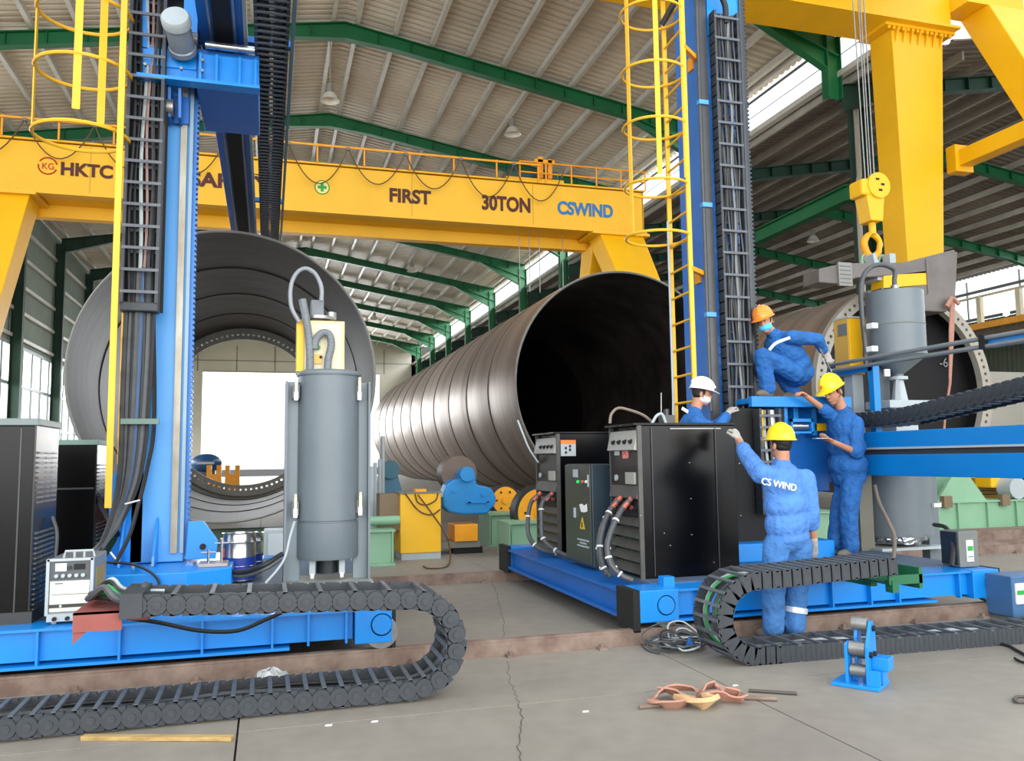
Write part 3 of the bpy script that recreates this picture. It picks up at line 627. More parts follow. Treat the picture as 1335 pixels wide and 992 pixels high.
part('motor',MB().cyl((c.x,15.3,c.z),(c.x,15.8,c.z),.17,18),mat('teal_motor_paint','2a6070',.5),t); part('stand',MB().prism([(c.x-.1,15.4,c.z-.1),(c.x+.15,15.4,c.z-.1),(c.x+.4,15.4,.3),(c.x-.1,15.4,.3)],(0,.3,0)),mat('teal_stand_paint','3a6c86'),t); part('base',MB().box(c.x-.6,c.x+.5,15.3,16,0,.3),mat('brown_drive_box','7a674c'),t)
for i,(px_,py_) in enumerate(((485,632),(489,634),(495,636),(499,612))):
    p=at(px_,py_+20,Y=13.8+.3*i); solo('stanchion',MB().cyl((p.x,p.y,0),(p.x,p.y,p.z+.55+.1*i),.035,8),LGREY,['leftmost slim pale stanchion','second slim pale stanchion from the left','third slim pale stanchion from the left','rearmost tallest slim stanchion'][i]+' in the gap between the tubes','post',group='stanchions between the tubes')
# rollers and frames under tube 1 (dark, seen in the gap)
q=box_beam(-2.9,1.0,13.3,13.8,.03,.3,'long dull green roller bed beam under the left tube',mat('dull_green_paint','4f6b57',.6))
part('cross_girder',MB().box(-3.2,1.5,14.4,14.7,.05,.42),mat('dull_green_paint','4f6b57'),q)
for x in (-2.35,1.05): 
    dz=c1[1]-math.sqrt((R1+.24)**2-(x-c1[0])**2); wheel(q,x,13.9,dz,.24,.35,mat('dark_roller_steel','2b2b30',.5,.4))
    part('bearing_block',MB().prism([(x-.3,13.82,.3),(x+.3,13.82,.3),(x+.12,13.82,dz+.1),(x-.12,13.82,dz+.1)],(0,.06,0)),mat('dull_green_paint','4f6b57'),q)
# small grey junction cabinet between tank and cans
x0=at(344,700,Y=11.5).x; x1=at(372,700,Y=11.5).x
t=thing('junction_box','small light grey box standing behind the hopper tank, below the left tube','box',((x0+x1)/2,11.6,0)); part('body',MB().box(x0,x1,11.5,11.9,0.02,at(355,691,Y=11.5).z),LGREY,t,bev=.01); part('door',MB().box(x0+.05,x1,11.48,11.5,.08,at(355,696,Y=11.5).z),mat('pale_door_grey','c4cccf',.45),t); part('leg',MB().box(x0+.02,x1-.02,11.6,11.8,0,.05),MASKG,t)
# right: roller bed under right tube
q=box_beam(11.2,16.5,12.2,12.7,.1,.62,'mint green roller bed frame under the right tube flange')
part('skid_plate',MB().box(11.4,16.5,11.9,12.9,.0,.07),MINT,q)
for x in (12.0,14.9):
    for s_ in (-.0,.0): pass
    part('saddle',MB().prism([(x-.55,12.2,.65),(x+.55,12.2,.65),(x+.15,12.2,1.15),(x-.15,12.2,1.15)],(0,.06,0)).prism([(x-.55,12.6,.65),(x+.55,12.6,.65),(x+.15,12.6,1.15),(x-.15,12.6,1.15)],(0,.06,0)),MINT,q)
for x in (13.95,): wheel(q,x,12.3,1.05,.4,.35,YEL)
part('axle_housing',MB().box(13.0,13.8,12.5,12.9,.85,1.2),YEL,q,bev=.03); part('coupling',MB().cyl((13.3,12.2,.85),(13.3,12.5,.85),.2,16),LGREY,q)
for x in (11.6,12.9,14.4): part('clamp_pad',MB().box(x-.09,x+.09,12.1,12.2,.55,.75),mat('brown_drive_box','7a674c'),q)
solo('board_stack',MB().box(12.6,14.2,13.0,13.3,.65,.7).box(12.65,14.1,13.0,13.3,.72,.77).box(12.6,14.2,13.0,13.3,.79,.84).box(12.7,14.1,13.0,13.3,.86,.91),WOOD,'stack of thin wooden boards on the mint roller bed','boards',kind='stuff')
p=at(1290,722,Z=.0); solo('rusty_girder',MB().box(9.9,13,p.y,p.y+.5,.0,.16).box(10.1,13,p.y+.3,p.y+.8,.16,.3),RUSTR,'low rusty steel girders lying on the floor at far right','girder')
# things seen in daylight through the left tube
p=at(269,604,Y=30); t=thing('blue_machine','small blue rounded machine seen through the left tube on the floor beyond','machine',(p.x,30,0))
part('body',MB().sph((p.x,30,p.z),.5,16,10,sc=(1,1,.65)),mat('far_machine_blue','1d4f80',.4),t); part('pedestal',MB().box(p.x-.3,p.x+.3,29.8,30.2,0,p.z),DARKC,t); part('window',MB().box(p.x-.28,p.x+.28,29.5,29.55,p.z-.03,p.z+.05),LGREY,t)
for px_ in (279,303):
    p=at(px_,618,Y=28); solo('yellow_support',MB().box(p.x-.22,p.x+.22,27.9,28.2,0,p.z).box(p.x-.22,p.x-.08,27.9,28.2,p.z,p.z+.28).box(p.x+.08,p.x+.22,27.9,28.2,p.z,p.z+.28),ORA,'yellow forked roller support seen through the left tube, '+('left one' if px_<290 else 'right one'),'support',group='yellow supports beyond the left tube')
# ================================================================ CABLE CHAINS
LM={}
def link_mesh(p,W,h,style=0,bars=1):
    k=(p,W,h,style,bars)
    if k in LM: return LM[k]
    mb=MB(); 
    for s_ in (-1,1):
        y0=s_*W/2; y1=y0-s_*.028
        if style==0: mb.cyl((p*.18,y0-s_*.01,0),(p*.18,y0+s_*.012,0),h*.5,14,h*.44,sm=False); mb.cyl((p*.18,y0,0),(p*.18,y0+s_*.018,0),h*.2,8,sm=False)
        n=9; L=p*1.28; poly=[]
        if style==1:
            poly=[(-p*.5,-h/2),(p*.62,-h/2),(p*.62,h/2),(-p*.5,h/2)]
        else:
            for i in range(n): a=-PI/2+PI*i/(n-1); poly.append((p*.5-h*.28+L*.0+h*.5*cos(a)*.95,h/2*sin(a)))
            poly+=[(-p*.5,h/2),(-p*.5,-h/2)]
        mb.prism([V(x,min(y0,y1),z) for x,z in poly],(0,.028,0))
        # raised boss
        yb=y0 if s_>0 else y0-.002
        if style==1: mb.prism([V(p*.05,yb,-h*.42),V(p*.5,yb,-h*.42),V(p*.34,yb,h*.42),V(-.0,yb,h*.42)],(0,.013 if s_<0 else .002,0))
    nb=len(mb.f)
    bw=min(p*.14,.013)
    if bars: mb.box(-bw,bw,-W/2,W/2,h/2-.012,h/2+.004)
    mb.box(-bw,bw,-W/2,W/2,-h/2-.004,-h/2+.012)
    me=mesh('link',mb,CHAINB); me.materials.append(CHAINL)
    for i,pl in enumerate(me.polygons):
        if i>=nb: pl.material_index=1
    LM[k]=me; return me
def resample(P,step):
    P=[Vector(p) for p in P]; out=[P[0]]; acc=0; i=0; cur=P[0]
    i=1
    while i<len(P):
        d=(P[i]-cur).length
        if d>=step: cur=cur+(P[i]-cur)*(step/d); out.append(cur)
        else:
            # move on to the next vertex keeping the chord length
            i+=1
    return out
def chain(t,path,side,W,h,pitch,style=0,hoses=5,hmats=None,every=1):
    pts=resample(path,pitch); side=Vector(side).normalized(); me=link_mesh(pitch,W,h,style); me0=link_mesh(pitch,W,h,style,0); n=0
    for i in range(len(pts)-1):
        tg=(pts[i+1]-pts[i]).normalized(); nn=tg.cross(side).normalized()
        M=Matrix((tg,side,nn)).transposed().to_4x4(); M.translation=(pts[i]+pts[i+1])/2
        if n<300: place(me if n%every==0 else me0,'link',t,M)
        n+=1
    hm=hmats or [HOSE,CGRN,RUB,HOSE,RUB,LGREY]
    for k in range(hoses):
        off=(k-(hoses-1)/2)*(W-.1)/max(hoses-1,1); hh=(random.random()-.5)*h*.35
        q=[]
        for i,p in enumerate(pts):
            a=pts[max(i-1,0)]; b=pts[min(i+1,len(pts)-1)]; tg=(b-a).normalized(); nn=tg.cross(side).normalized()
            q.append(p+side*(off+.012*sin(i*.7+k))+nn*(hh+.01*sin(i*.5+2*k)))
        part('hose',MB().tube(q,.017 if k%2 else .012,6),hm[k%len(hm)],t)
    return pts
def arc(cx,cz,r,a0,a1,y,n=24): return [V(cx+r*cos(a),y,cz+r*sin(a)) for a in np.linspace(a0,a1,n)]

# ---- left machine floor chain
Yc=5.3+.2
t=thing('cable_chain','black cable chain looping at left, from the red bracket round and back along the floor','cable chain',(0,Yc,0))
r=.275; cz=.07+r; path=[V(-.78,Yc,.685),V(.0,Yc,.66)]+[V(.55,Yc,.635),V(.8,Yc,.62)]
cx=.9
path+=arc(cx,cz,r+.0,PI/2-.05,-PI/2,Yc,30)[1:]+[V(.3,Yc,.07),V(-4.2,Yc,.07)]
path=[V(-.78,Yc,.69),V(0,Yc,.66),V(.6,Yc,.64),V(.82,Yc,.63)]+arc(.9,.35,.28,PI/2-.05,-PI/2,Yc,30)+[V(-4.2,Yc-.06,.07)]
chain(t,path,(0,1,0),.4,.125,.105,hoses=5,every=2)
part('end_bracket',MB().box(-.8,-.68,5.28,5.72,.62,.76),CHAINB,t)
# red bracket + loose cables
x0=at(96,800,Y=5.35).x; x1=at(160,800,Y=5.35).x
t=thing('chain_bracket','dull red steel bracket carrying the left cable chain end','bracket',((x0+x1)/2,5.6,.4))
zt=at(130,797,Y=5.35).z; zb=at(130,822,Y=5.35).z
part('front_plate',MB().box(x0,x1,5.33,5.345,zb,zt),REDOX,t); part('top_plate',MB().box(x0,x1+.14,5.33,6.35,zt-.012,zt),REDOX,t); part('tooth',MB().prism([(x0,5.345,zb),(x0+.07,5.345,zb),(x0,5.345,zb-.07)],(0,.02,0)),REDOX,t)
part('side_block',MB().box(x1,x1+.12,5.5,5.62,zb+.02,zt-.01),REDOX,t); part('support_arm',MB().box(x0+.1,x1,5.5,6.3,zt-.07,zt-.012),REDOX,t)
t=thing('hose_bundle','bundle of grey and green hoses spilling from the left chain end onto the red bracket','hoses',((x0+x1)/2,5.6,.7))
for k in range(9):
    yy=5.36+k*.04; zz=.70+.02*sin(k*2.1); mtk=[HOSE,HOSE,RUB,CGRN,RUB,CGRN,HOSE,LGREY,CGRN][k]
    part('hose',MB().tube(catmull([(-.6,yy,zz),(-.82,yy,zz+.02),(-.9,yy+.03,zz+.06+.03*cos(k*1.7)),(-.98,yy+.1,zz+.03),(-1.02,yy+.25+.02*k,zz-.0),(-.98,yy+.5,zt+.04),(-1.0,yy+.9,.5)],5),.02 if k%3==0 else .013,6),mtk,t)
part('hose',MB().tube(catmull([at(160,783,Y=5.5),at(180,776,Y=5.5),at(190,762,Y=5.6),at(182,770,Y=5.7),at(170,782,Y=5.7)],5),.02,8),HOSE,t)
part('hose',MB().tube(catmull([at(168,806,Y=5.9),at(210,812,Y=5.9),at(260,822,Y=5.9),at(310,822,Y=5.9),at(350,806,Y=5.9),at(380,795,Y=5.9),at(430,790,Y=5.9)],6),.014,6),RUB,t,'thin black cable sagging in front of the blue beam')

# ---- right machine floor chain
Yc=5.4+.18
t=thing('cable_chain','black cable chain at right looping in front of the worker and back along the floor','cable chain',(4,Yc,0))
path=[V(4.66,Yc,.645),V(4.3,Yc,.63),V(3.95,Yc,.615),V(3.62,Yc,.60)]+arc(3.42,.33,.27,PI/2-.1,3*PI/2,Yc,34)+[V(3.7,Yc,.06),V(7.6,Yc-.15,.06)]
chain(t,path,(0,1,0),.36,.125,.085,style=1,every=2,hoses=6,hmats=[HOSE,CGRN,RUB,HOSE,CGRN,LGREY])
t=thing('chain_bracket','dark green channel bracket under the upper end of the right cable chain','bracket',(4.75,5.6,.45))
b=MB().box(4.55,5.0,5.42,5.47,.5,.58); b.box(4.55,5.0,5.7,5.75,.5,.58)
GB=mat('bracket_green_paint','16603c',.5,var=.2)
part('channel',MB().box(4.6,4.92,5.44,5.8,.50,.515),GB,t); part('channel_lip',MB().box(4.6,4.92,5.43,5.45,.50,.57),GB,t); part('channel_lip',MB().box(4.6,4.92,5.8,5.82,.50,.57),GB,t)
part('leg',MB().box(4.88,4.91,5.43,5.8,.46,.62),GB,t); part('arm',MB().box(4.65,4.71,5.7,6.35,.45,.5),GB,t); part('arm',MB().box(4.83,4.89,5.7,6.35,.45,.5),GB,t)
part('post',MB().box(4.62,4.68,5.42,5.5,.44,.53),GB,t)

# ================================================================ MANIPULATOR helpers
def base_beam(t,x0,x1,ribs,zt=.42,zb=.18,endbox=True,mt=BLUE,end='right'):
    part('beam_web',MB().box(x0,x1,6.36,6.5,zb+.02,zt-.015),mt,t)
    part('top_flange',MB().box(x0,x1,6.3,6.62,zt-.018,zt),mt,t); part('bottom_flange',MB().box(x0,x1-.45,6.3,6.62,zb-.02,zb),mt,t)
    for x in ribs: part('rib',MB().box(x-.008,x+.008,6.305,6.36,zb,zt-.018),mt,t)
def wheelbox(t,x0,x1,side=1,mt=BLUE):
    part('wheel_box',MB().box(x0,x1,6.285,6.62,.17,.425),mt,t,bev=.006)
    cx=(x0+x1)/2+.06
    part('bearing_cover',MB().lathe([(0,.012),(.07,.012),(.075,0),(.082,0),(.082,-.01)],(cx,6.285,.3),(0,-1,0),24),mt,t)
    for k in range(6): part('bolt',MB().cyl((cx+.06*cos(k*PI/3),6.27,.3+.06*sin(k*PI/3)),(cx+.06*cos(k*PI/3),6.28,.3+.06*sin(k*PI/3)),.006,6),GREYST,t)
    part('wheel',MB().cyl((cx,6.29,.245),(cx,6.37,.245),.12,24),GREYST,t)
    xb=x1 if side>0 else x0
    part('buffer_plate',MB().box(xb,xb+.03*side,6.3,6.62,.12,.43) if side>0 else MB().box(xb-.06,xb,6.28,6.62,.1,.43),BLK,t)
def cage_ladder(t,xs,y0,y1,zb,zt,hoops,R,cx,cy,mt=YEL2,a0=0,a1=2*PI,straps=(),rung0=.3,name='ladder'):
    L=part(name+'_stile',MB().bar((xs[0],y0,zb),(xs[0],y0,zt),.05,.025,up=(0,1,0)),mt,t); part(name+'_stile',MB().bar((xs[1],y1,zb),(xs[1],y1,zt),.05,.025,up=(0,1,0)),mt,t)
    z=zb+rung0
    while z<zt: part('rung',MB().cyl((xs[0],y0,z),(xs[1],y1,z),.014,8),mt,t); z+=.3
    for z in hoops: part('cage_hoop',MB().tube([V(cx+R*cos(a),cy+R*.95*sin(a),z) for a in np.linspace(a0,a1,30)],.016,6),mt,t)
    for a,za,zb_ in straps: x=cx+R*cos(a); y=cy+R*.95*sin(a); part('cage_strap',MB().bar((x,y,za),(x,y,zb_),.06,.01,up=(cos(a),sin(a),0)),mt,t)

# ================================================================ LEFT MANIPULATOR
m1=thing('welding_manipulator','left blue column and boom welding machine on the floor rails','welding machine',(-.9,8.3,0))
base_beam(m1,-8.,.62,[-3.6,-2.9,-2.2,-1.45,-.95,-.42,.05,.3,.57]); wheelbox(m1,.63,.9,1)
part('rear_beam',MB().box(-8,.9,9.95,10.25,.17,.42),BLUE,m1); part('wheel',MB().cyl((.75,10.02,.245),(.75,10.18,.245),.12,20),GREYST,m1); part('buffer_plate',MB().box(.9,.94,9.95,10.25,.12,.43),BLK,m1)
part('deck_plate',MB().box(-8,.9,6.62,9.95,.38,.415),mat('dusty_blue_deck','54677c',.6,var=.25,scale=3),m1); part('cross_beam',MB().box(.6,.88,6.62,9.95,.17,.38),DBLUE,m1); part('cross_beam',MB().box(-1.5,-1.2,6.62,9.95,.17,.38),DBLUE,m1)
part('turntable_base',MB().prism([(-1.5,7.45,.415),(-.62,7.4,.415),(-.28,7.62,.415),(-.28,8.9,.415),(-1.5,8.9,.415)],(0,0,.2)),BLUE,m1,bev=.012)
CX0,CX1,CY0,CY1=-1.17,-.72,8.15,8.7
col=part('column',MB().box(CX0,CX1,CY0,CY1,.62,9.4),COLB,m1,bev=.01)
part('column_foot',MB().prism([(CX0-.13,CY0-.0,.63),(CX0+.1,CY0,.63),(CX0+.1,CY0,2.2)],(0,.5,0)),BLUE,m1)
gx=at(229,600,Y=8.1).x
part('guide_rail',MB().box(gx-.028,gx+.028,CY0-.04,CY0,.7,9.3),mat('worn_guide_steel','a8a89c',.45,.4,col2='7f7360',scale=4,stretch=(1,1,.3)),col)
part('guide_rail_edge',MB().box(gx+.05,gx+.08,CY0-.03,CY0,.7,9.3),mat('pale_rail_edge','7f97a6',.45,.3),col)
b=MB().box(CX1,CX1+.03,CY0+.05,CY0+.12,.7,9.3)
for k in range(170): b.box(CX1+.03,CX1+.045,CY0+.05,CY0+.12,.75+k*.05,.775+k*.05)
part('gear_rack',b,mat('rack_blue','3a6fb0',.4,.3),col,kind='stuff')
for x in (-1.22,-.95): part('gusset',MB().prism([(x,CY0,.62),(x,CY0-.28,.62),(x,CY0-.26,.7),(x,CY0,1.02)],(.02,0,0)),BLUE,m1)
part('gusset',MB().prism([(x,CY0-.02,.62),(x+.28,CY0-.02,.62),(x+.28,CY0-.02,.66),(x,CY0-.02,.9)],(0,.02,0)) if 0 else MB().prism([(-1.4,8.3,.62),(-1.17,8.3,.62),(-1.17,8.3,1.0),(-1.2,8.3,1.0)],(0,.02,0)),BLUE,m1)
b=MB().prism([(-.70,8.1,.64),(-.44,8.1,.64),(-.42,8.1,.8),(-.55,8.1,.98),(-.68,8.1,.98)],(0,.03,0)); part('lifting_lug',b,BLUE,m1,bev=.005); part('lug_hole',MB().cyl((-.55,8.085,.75),(-.55,8.1,.75),.028,16),BLK,m1)
for x in (-1.1,-.95,-.6,-.52): part('bolt',MB().cyl((x,7.9,.615),(x,7.9,.64),.018,6),GREYST,m1)
part('side_bracket',MB().prism([(-1.36,8.25,1.0),(-1.2,8.25,1.0),(-1.2,8.25,1.5),(-1.36,8.25,1.4)],(0,.02,0)),BLUE,m1)
# carriage
KZ=at(290,110,Y=7.76).z-5.0; car=part('carriage',MB().box(-.68,-.13,7.85,at(290,173,Z=5.0+KZ).y,5.0+KZ,5.36+KZ),DBLUE,m1,bev=.01)
part('carriage_cheek',MB().box(-1.16,-.66,7.86,7.9,5.02+KZ,5.3),BLUE,car); 
zt0=6.4
b=MB().box(-1.16,-1.1,7.84,7.92,5.25,7.2); b.box(-.8,-.68,7.84,7.92,5.25,7.2); b.box(-1.16,-.68,7.84,7.92,5.1,5.26); b.box(-1.16,-.68,7.84,7.92,5.82,6.0)
part('carriage_frame',b,BLUE,car,kind='stuff'); part('recess_dark_panel',MB().box(-1.1,-.8,7.98,8.0,5.2,5.9),BLK,car)  # black panel paints the dark of the opening behind the frame
part('carriage_web',MB().box(-.66,-.13,7.83,7.87,5.02+KZ,5.3+KZ),BLUE,car); 
for x in (-.64,-.5,-.3,-.16): part('rib',MB().box(x-.01,x+.01,7.76,7.86,5.02+KZ,5.28+KZ),BLUE,car)
part('front_lip',MB().box(-1.17,-.12,7.74,7.88,4.99+KZ,5.02+KZ),BLUE,car)
for x,z in ((-.62,5.1),(-.62,5.2),(-1.1,5.1),(-.8,5.1)): part('bolt',MB().cyl((x,7.73,z+KZ),(x,7.77,z+KZ),.014,6),GREYST,car)
part('support_roller',MB().cyl((-.6,7.76,5.36+KZ),(-.17,7.76,5.36+KZ),.035,16),CHROME,car)
# roller block on the guide rail
for x in (-1.1,-.93,-.84): part('roller_cheek',MB().prism([(x,7.9,4.99+KZ),(x,8.1,4.99+KZ),(x,8.1,4.7+KZ),(x,7.95,4.72+KZ)],(.03,0,0)),DBLUE,car,bev=.006)
part('roller_plate',MB().box(-1.12,-.76,8.08,8.12,4.72+KZ,4.98+KZ),DBLUE,car); part('track_roller',MB().cyl((-.96,7.98,4.82+KZ),(-.88,7.98,4.82+KZ),.08,20),GREYST,car)
# motor on the carriage
mp=at(229,24,Y=7.45); md=(at(238,62,Y=7.75)-mp).normalized()
mo=part('drive_motor',MB().lathe([(0,0),(.1,0),(.11,.02),(.11,.3),(.12,.31),(.12,.36),(.1,.37)],mp,md,24),mat('motor_grey','8a9399',.35,.3),car)
part('fan_cover',MB().lathe([(0,-.03),(.11,-.03),(.125,-.01),(.125,.06),(.11,.07)],mp,md,24),LGREY,mo)
part('gear_unit',MB().cyl(at(246,50,Y=7.75),at(258,52,Y=7.75),.06,12),mat('gear_unit_steel','6d6f72',.35,.5),car)
# boom
bm_=part('boom',MB().box(-.66,-.27,3.2,17.5,5.46,5.95),DBLUE,m1,bev=.008)
part('boom_slot',MB().box(-.53,-.37,3.2,17.5,5.448,5.462),BLK,bm_); 
for x in (-.56,-.345): part('slide_rail',MB().box(x-.01,x+.01,3.2,17.5,5.435,5.46),GREYST,bm_)
part('boom_side_rail',MB().box(-.27,-.235,3.2,17.5,5.44,5.5),LGREY,bm_)
part('chain_tray',MB().box(.15,.18,3.2,17.3,5.3,5.42),mat('tray_blue_grey','55747e',.5),bm_)
part('chain_roof',MB().box(-.16,-.04,3.4,17.2,5.44,5.45),BLK,bm_); part('chain_roof',MB().box(-.0,.11,3.4,17.2,5.44,5.45),BLK,bm_)
part('tray_arm',MB().box(-.27,.18,7.9,7.98,5.46,5.52).box(-.27,.18,12.9,12.98,5.46,5.52),DBLUE,bm_,kind='stuff')
t=thing('cable_chain','long black cable chain running beneath the raised left boom','cable chain',(0,9,5.3))
chain(t,[V(-.02,3.4,5.38),V(-.02,17.2,5.38)],(1,0,0),.3,.1,.11,style=1,hoses=4,hmats=[RUB,RUB,HOSE,RUB])
# ladder with cage
xl=at(152,450,Y=7.6).x
hz=[at(110,y,Y=7.8).z for y in (181,97,22)]
cage_ladder(m1,(xl,xl*7.95/7.45),7.45,7.95,1.15,8.5,hz+[hz[-1]+.6,hz[-1]+1.2],.38,xl-.36,7.75,straps=((-1.5,hz[0]+.1,8.4),(-1.0,hz[0],8.4),(PI,hz[0],8.4)),rung0=.25)
for z in (1.75,3.4,4.9): part('ladder_bracket',MB().bar((xl,7.9,z),(CX0,8.2,z),.04,.04),YEL2,m1)
# vertical chain
vx0=at(156,380,Y=7.75).x; vx1=at(206,380,Y=7.75).x; vz=at(180,402,Y=7.75).z; W_=vx1-vx0
t=thing('cable_chain','upright cable chain on the left column with hoses inside and open crossbars','cable chain',((vx0+vx1)/2,7.8,vz))
cxx=(vx0+vx1)/2
chain(t,[V(cxx,7.83,vz+.05),V(cxx+.02,7.83,8.6)],(-1,0,0),W_,.17,.195,style=1,hoses=6,hmats=[RUB,HOSE,mat('pinkish_hose','a08078',.5),LGREY,RUB])
b=MB()
for k in range(4): pass
part('back_cover',MB().box(vx0-.02,at(217,240,Y=7.95).x,7.93,7.96,vz,8.6),BLK,t); part('lower_stile',MB().bar((xl+.0,7.95,1.5),(xl+.0,7.95,2.95),.045,.02,up=(0,1,0)),YEL2,m1)
part('end_block',MB().box(vx0,vx1,7.76,7.92,vz-.02,vz+.06),CHAINB,t,bev=.01)
# cables from it down
t=thing('cable_bundle','thick bundle of dark cables hanging below the left upright chain','cables',(-1.2,7.8,.7))
for k in range(8):
    x=vx0+.05+k*(W_-.1)/7; dk=k*.035
    pts=[V(x,7.85,vz),V(x+.01*sin(k),7.85+.02*cos(k),3.2),V(x-.01,7.86,2.2),V(x*.5+(-1.22)*.5+.008*k,7.84,1.45),V(-1.26+.012*k,7.8,1.05),V(-1.35+.01*k,7.6+.02*k,.75+.02*k),V(-1.5,7.35+.03*k,.66),V(-1.75,7.2+.02*k,.5)]
    part('cable',MB().tube(catmull(pts,7),.022 if k%3 else .028,7),[RUB,HOSE,RUB,HOSE,mat('blue_hose','3c5a80',.5),RUB,HOSE,RUB][k],t)
part('cable',MB().tube(catmull([at(200,400,Y=8.1),at(201,550,Y=8.08),at(192,610,Y=8.0),at(180,660,Y=7.9),at(168,700,Y=7.8),at(150,735,Y=7.6)],7),.018,7),RUB,t)
part('clamp_bar',MB().box(at(158,550,Y=7.8).x,at(208,550,Y=7.8).x,7.76,7.8,at(180,553,Y=7.8).z,at(180,546,Y=7.8).z),mat('grey_green_clamp','5e7a6c',.5),t)
for (xa,ya,xb,yb) in ((163,657,182,652),(144,720,152,730)): part('cable_tie',MB().cyl(at(xa,ya,Y=7.66),at(xb,yb,Y=7.62),.008,5),TAPE,t)
part('cable',MB().tube(catmull([at(138,733,Y=7.4),at(170,735,Y=7.38),at(195,745,Y=7.36),at(207,758,Y=7.36),at(204,770,Y=7.3)],6),.011,6),RUB,t)
# coil of hose left of the column
t=thing('rear_bracket','orange and blue drive bracket half hidden behind the left cables, white cloth on top','bracket',(-1.6,8.9,.4))
a=at(138,650,Y=9.0); c=at(156,692,Y=9.0); part('orange_block',MB().box(a.x,c.x,9.0,9.4,c.z,at(150,650,Y=9).z),mat('dull_orange_paint','b8641c',.6,var=.3),t,bev=.02); part('blue_plate',MB().box(c.x,c.x+.14,8.98,9.0,at(150,705,Y=9).z,at(150,645,Y=9).z),BLUE,t); part('cloth',MB().box(a.x-.02,c.x+.03,8.97,9.4,at(150,650,Y=9).z,at(150,636,Y=9).z),WHITE,t,bev=.03); part('post',MB().box(a.x+.02,c.x-.02,9.05,9.3,.41,c.z),GRN,t)

# ================================================================ RIGHT MANIPULATOR
m2=thing('welding_manipulator','right blue column and boom welding machine on the floor rails, men working on it','welding machine',(5,8.4,0))
base_beam(m2,3.2,6.3,[3.45,4.3,4.75,5.15,5.45,6.12]); wheelbox(m2,2.9,3.25,-1); wheelbox(m2,6.25,6.55,1)
part('side_beam',MB().box(2.9,3.1,6.62,9.95,.2,.38),DBLUE,m2); part('side_flange',MB().box(2.84,3.16,6.62,9.95,.38,.4),DBLUE,m2); part('side_flange',MB().box(2.84,3.16,6.62,9.95,.17,.2),DBLUE,m2)
part('rear_beam',MB().box(2.88,6.55,9.95,10.25,.15,.42),BLUE,m2); part('buffer_plate',MB().box(2.82,2.88,9.93,10.27,.12,.44),BLK,m2); part('cross_beam',MB().box(6.2,6.5,6.62,9.95,.2,.4),DBLUE,m2)
part('deck_plate',MB().box(3.16,6.55,6.62,9.95,.4,.43),mat('dusty_blue_deck','54677c'),m2)
part('corner_lug',MB().box(3.2,3.3,6.45,6.55,.42,.5),BLUE,m2)
part('turntable_base',MB().box(4.1,5.7,7.5,9.2,.43,.62),BLUE,m2,bev=.015)
X0,X1,Ya,Yb=4.70,5.28,8.2,8.75
col=part('column',MB().box(X0,X1,Ya,Yb,.62,9.6),mat('column_blue_shade','2f74c8',.42,var=.15,scale=1.2),m2,bev=.012)  # darker copy of the column blue, shade put into the colour
part('guide_rail',MB().box(X0+.0,X0+.09,Ya-.05,Ya,.7,9.6),mat('dark_guide_steel','4a4c4e',.4,.4,var=.2),col); part('guide_rail',MB().box(X1-.05,X1-.02,Ya-.05,Ya,.7,9.6),mat('dark_guide_steel','4a4c4e'),col)
b=MB().box(X1,X1+.03,Ya-.02,Ya+.08,.7,9.6)
for k in range(175): b.box(X1+.03,X1+.05,Ya-.02,Ya+.08,.75+k*.05,.775+k*.05)
part('gear_rack',b,mat('dark_rack_steel','3a3f45',.4,.4),col,kind='stuff')
part('conduit',MB().tube([(X0-.02,Ya-.04,2.0),(X0-.02,Ya-.04,9.5)],.022,8),HOSE,col)
for z in (3.05,4.3,5.5,6.8): part('conduit_clip',MB().box(X0-.05,X0+.07,Ya-.08,Ya-.02,z,z+.05),COLB,col)
# top hose and bright blue top panel
p=at(950,8,Y=8.1); part('top_panel',MB().box(X0+.12,X1-.02,Ya-.03,Ya,p.z-.35,9.6),BLUE,col)
t=thing('cable_chain','upright cable chain on the right column, filled with grey cables','cable chain',(4.98,8.1,1.5))
vz1=at(945,20,Y=8.08).z
chain(t,[V(4.98,8.08,1.7),V(4.98,8.08,vz1)],(-1,0,0),.32,.12,.125,style=1,every=2,hoses=10,hmats=[HOSE,RUB,HOSE,mat('mid_grey_cable','7a7d7e',.5),HOSE,RUB,HOSE])
part('top_hose',MB().tube(catmull([V(5.0,8.07,vz1-.1),V(4.98,8.05,vz1+.12),V(4.85,8.03,vz1+.26),V(4.6,8.0,vz1+.3),V(4.45,8.1,vz1+.2),V(4.3,8.3,vz1-.1)],6),.035,10),RUB,t)
part('top_clamp',MB().box(4.55,4.68,8.0,8.1,vz1+.2,vz1+.34),mat('dark_guide_steel','4a4c4e'),t)
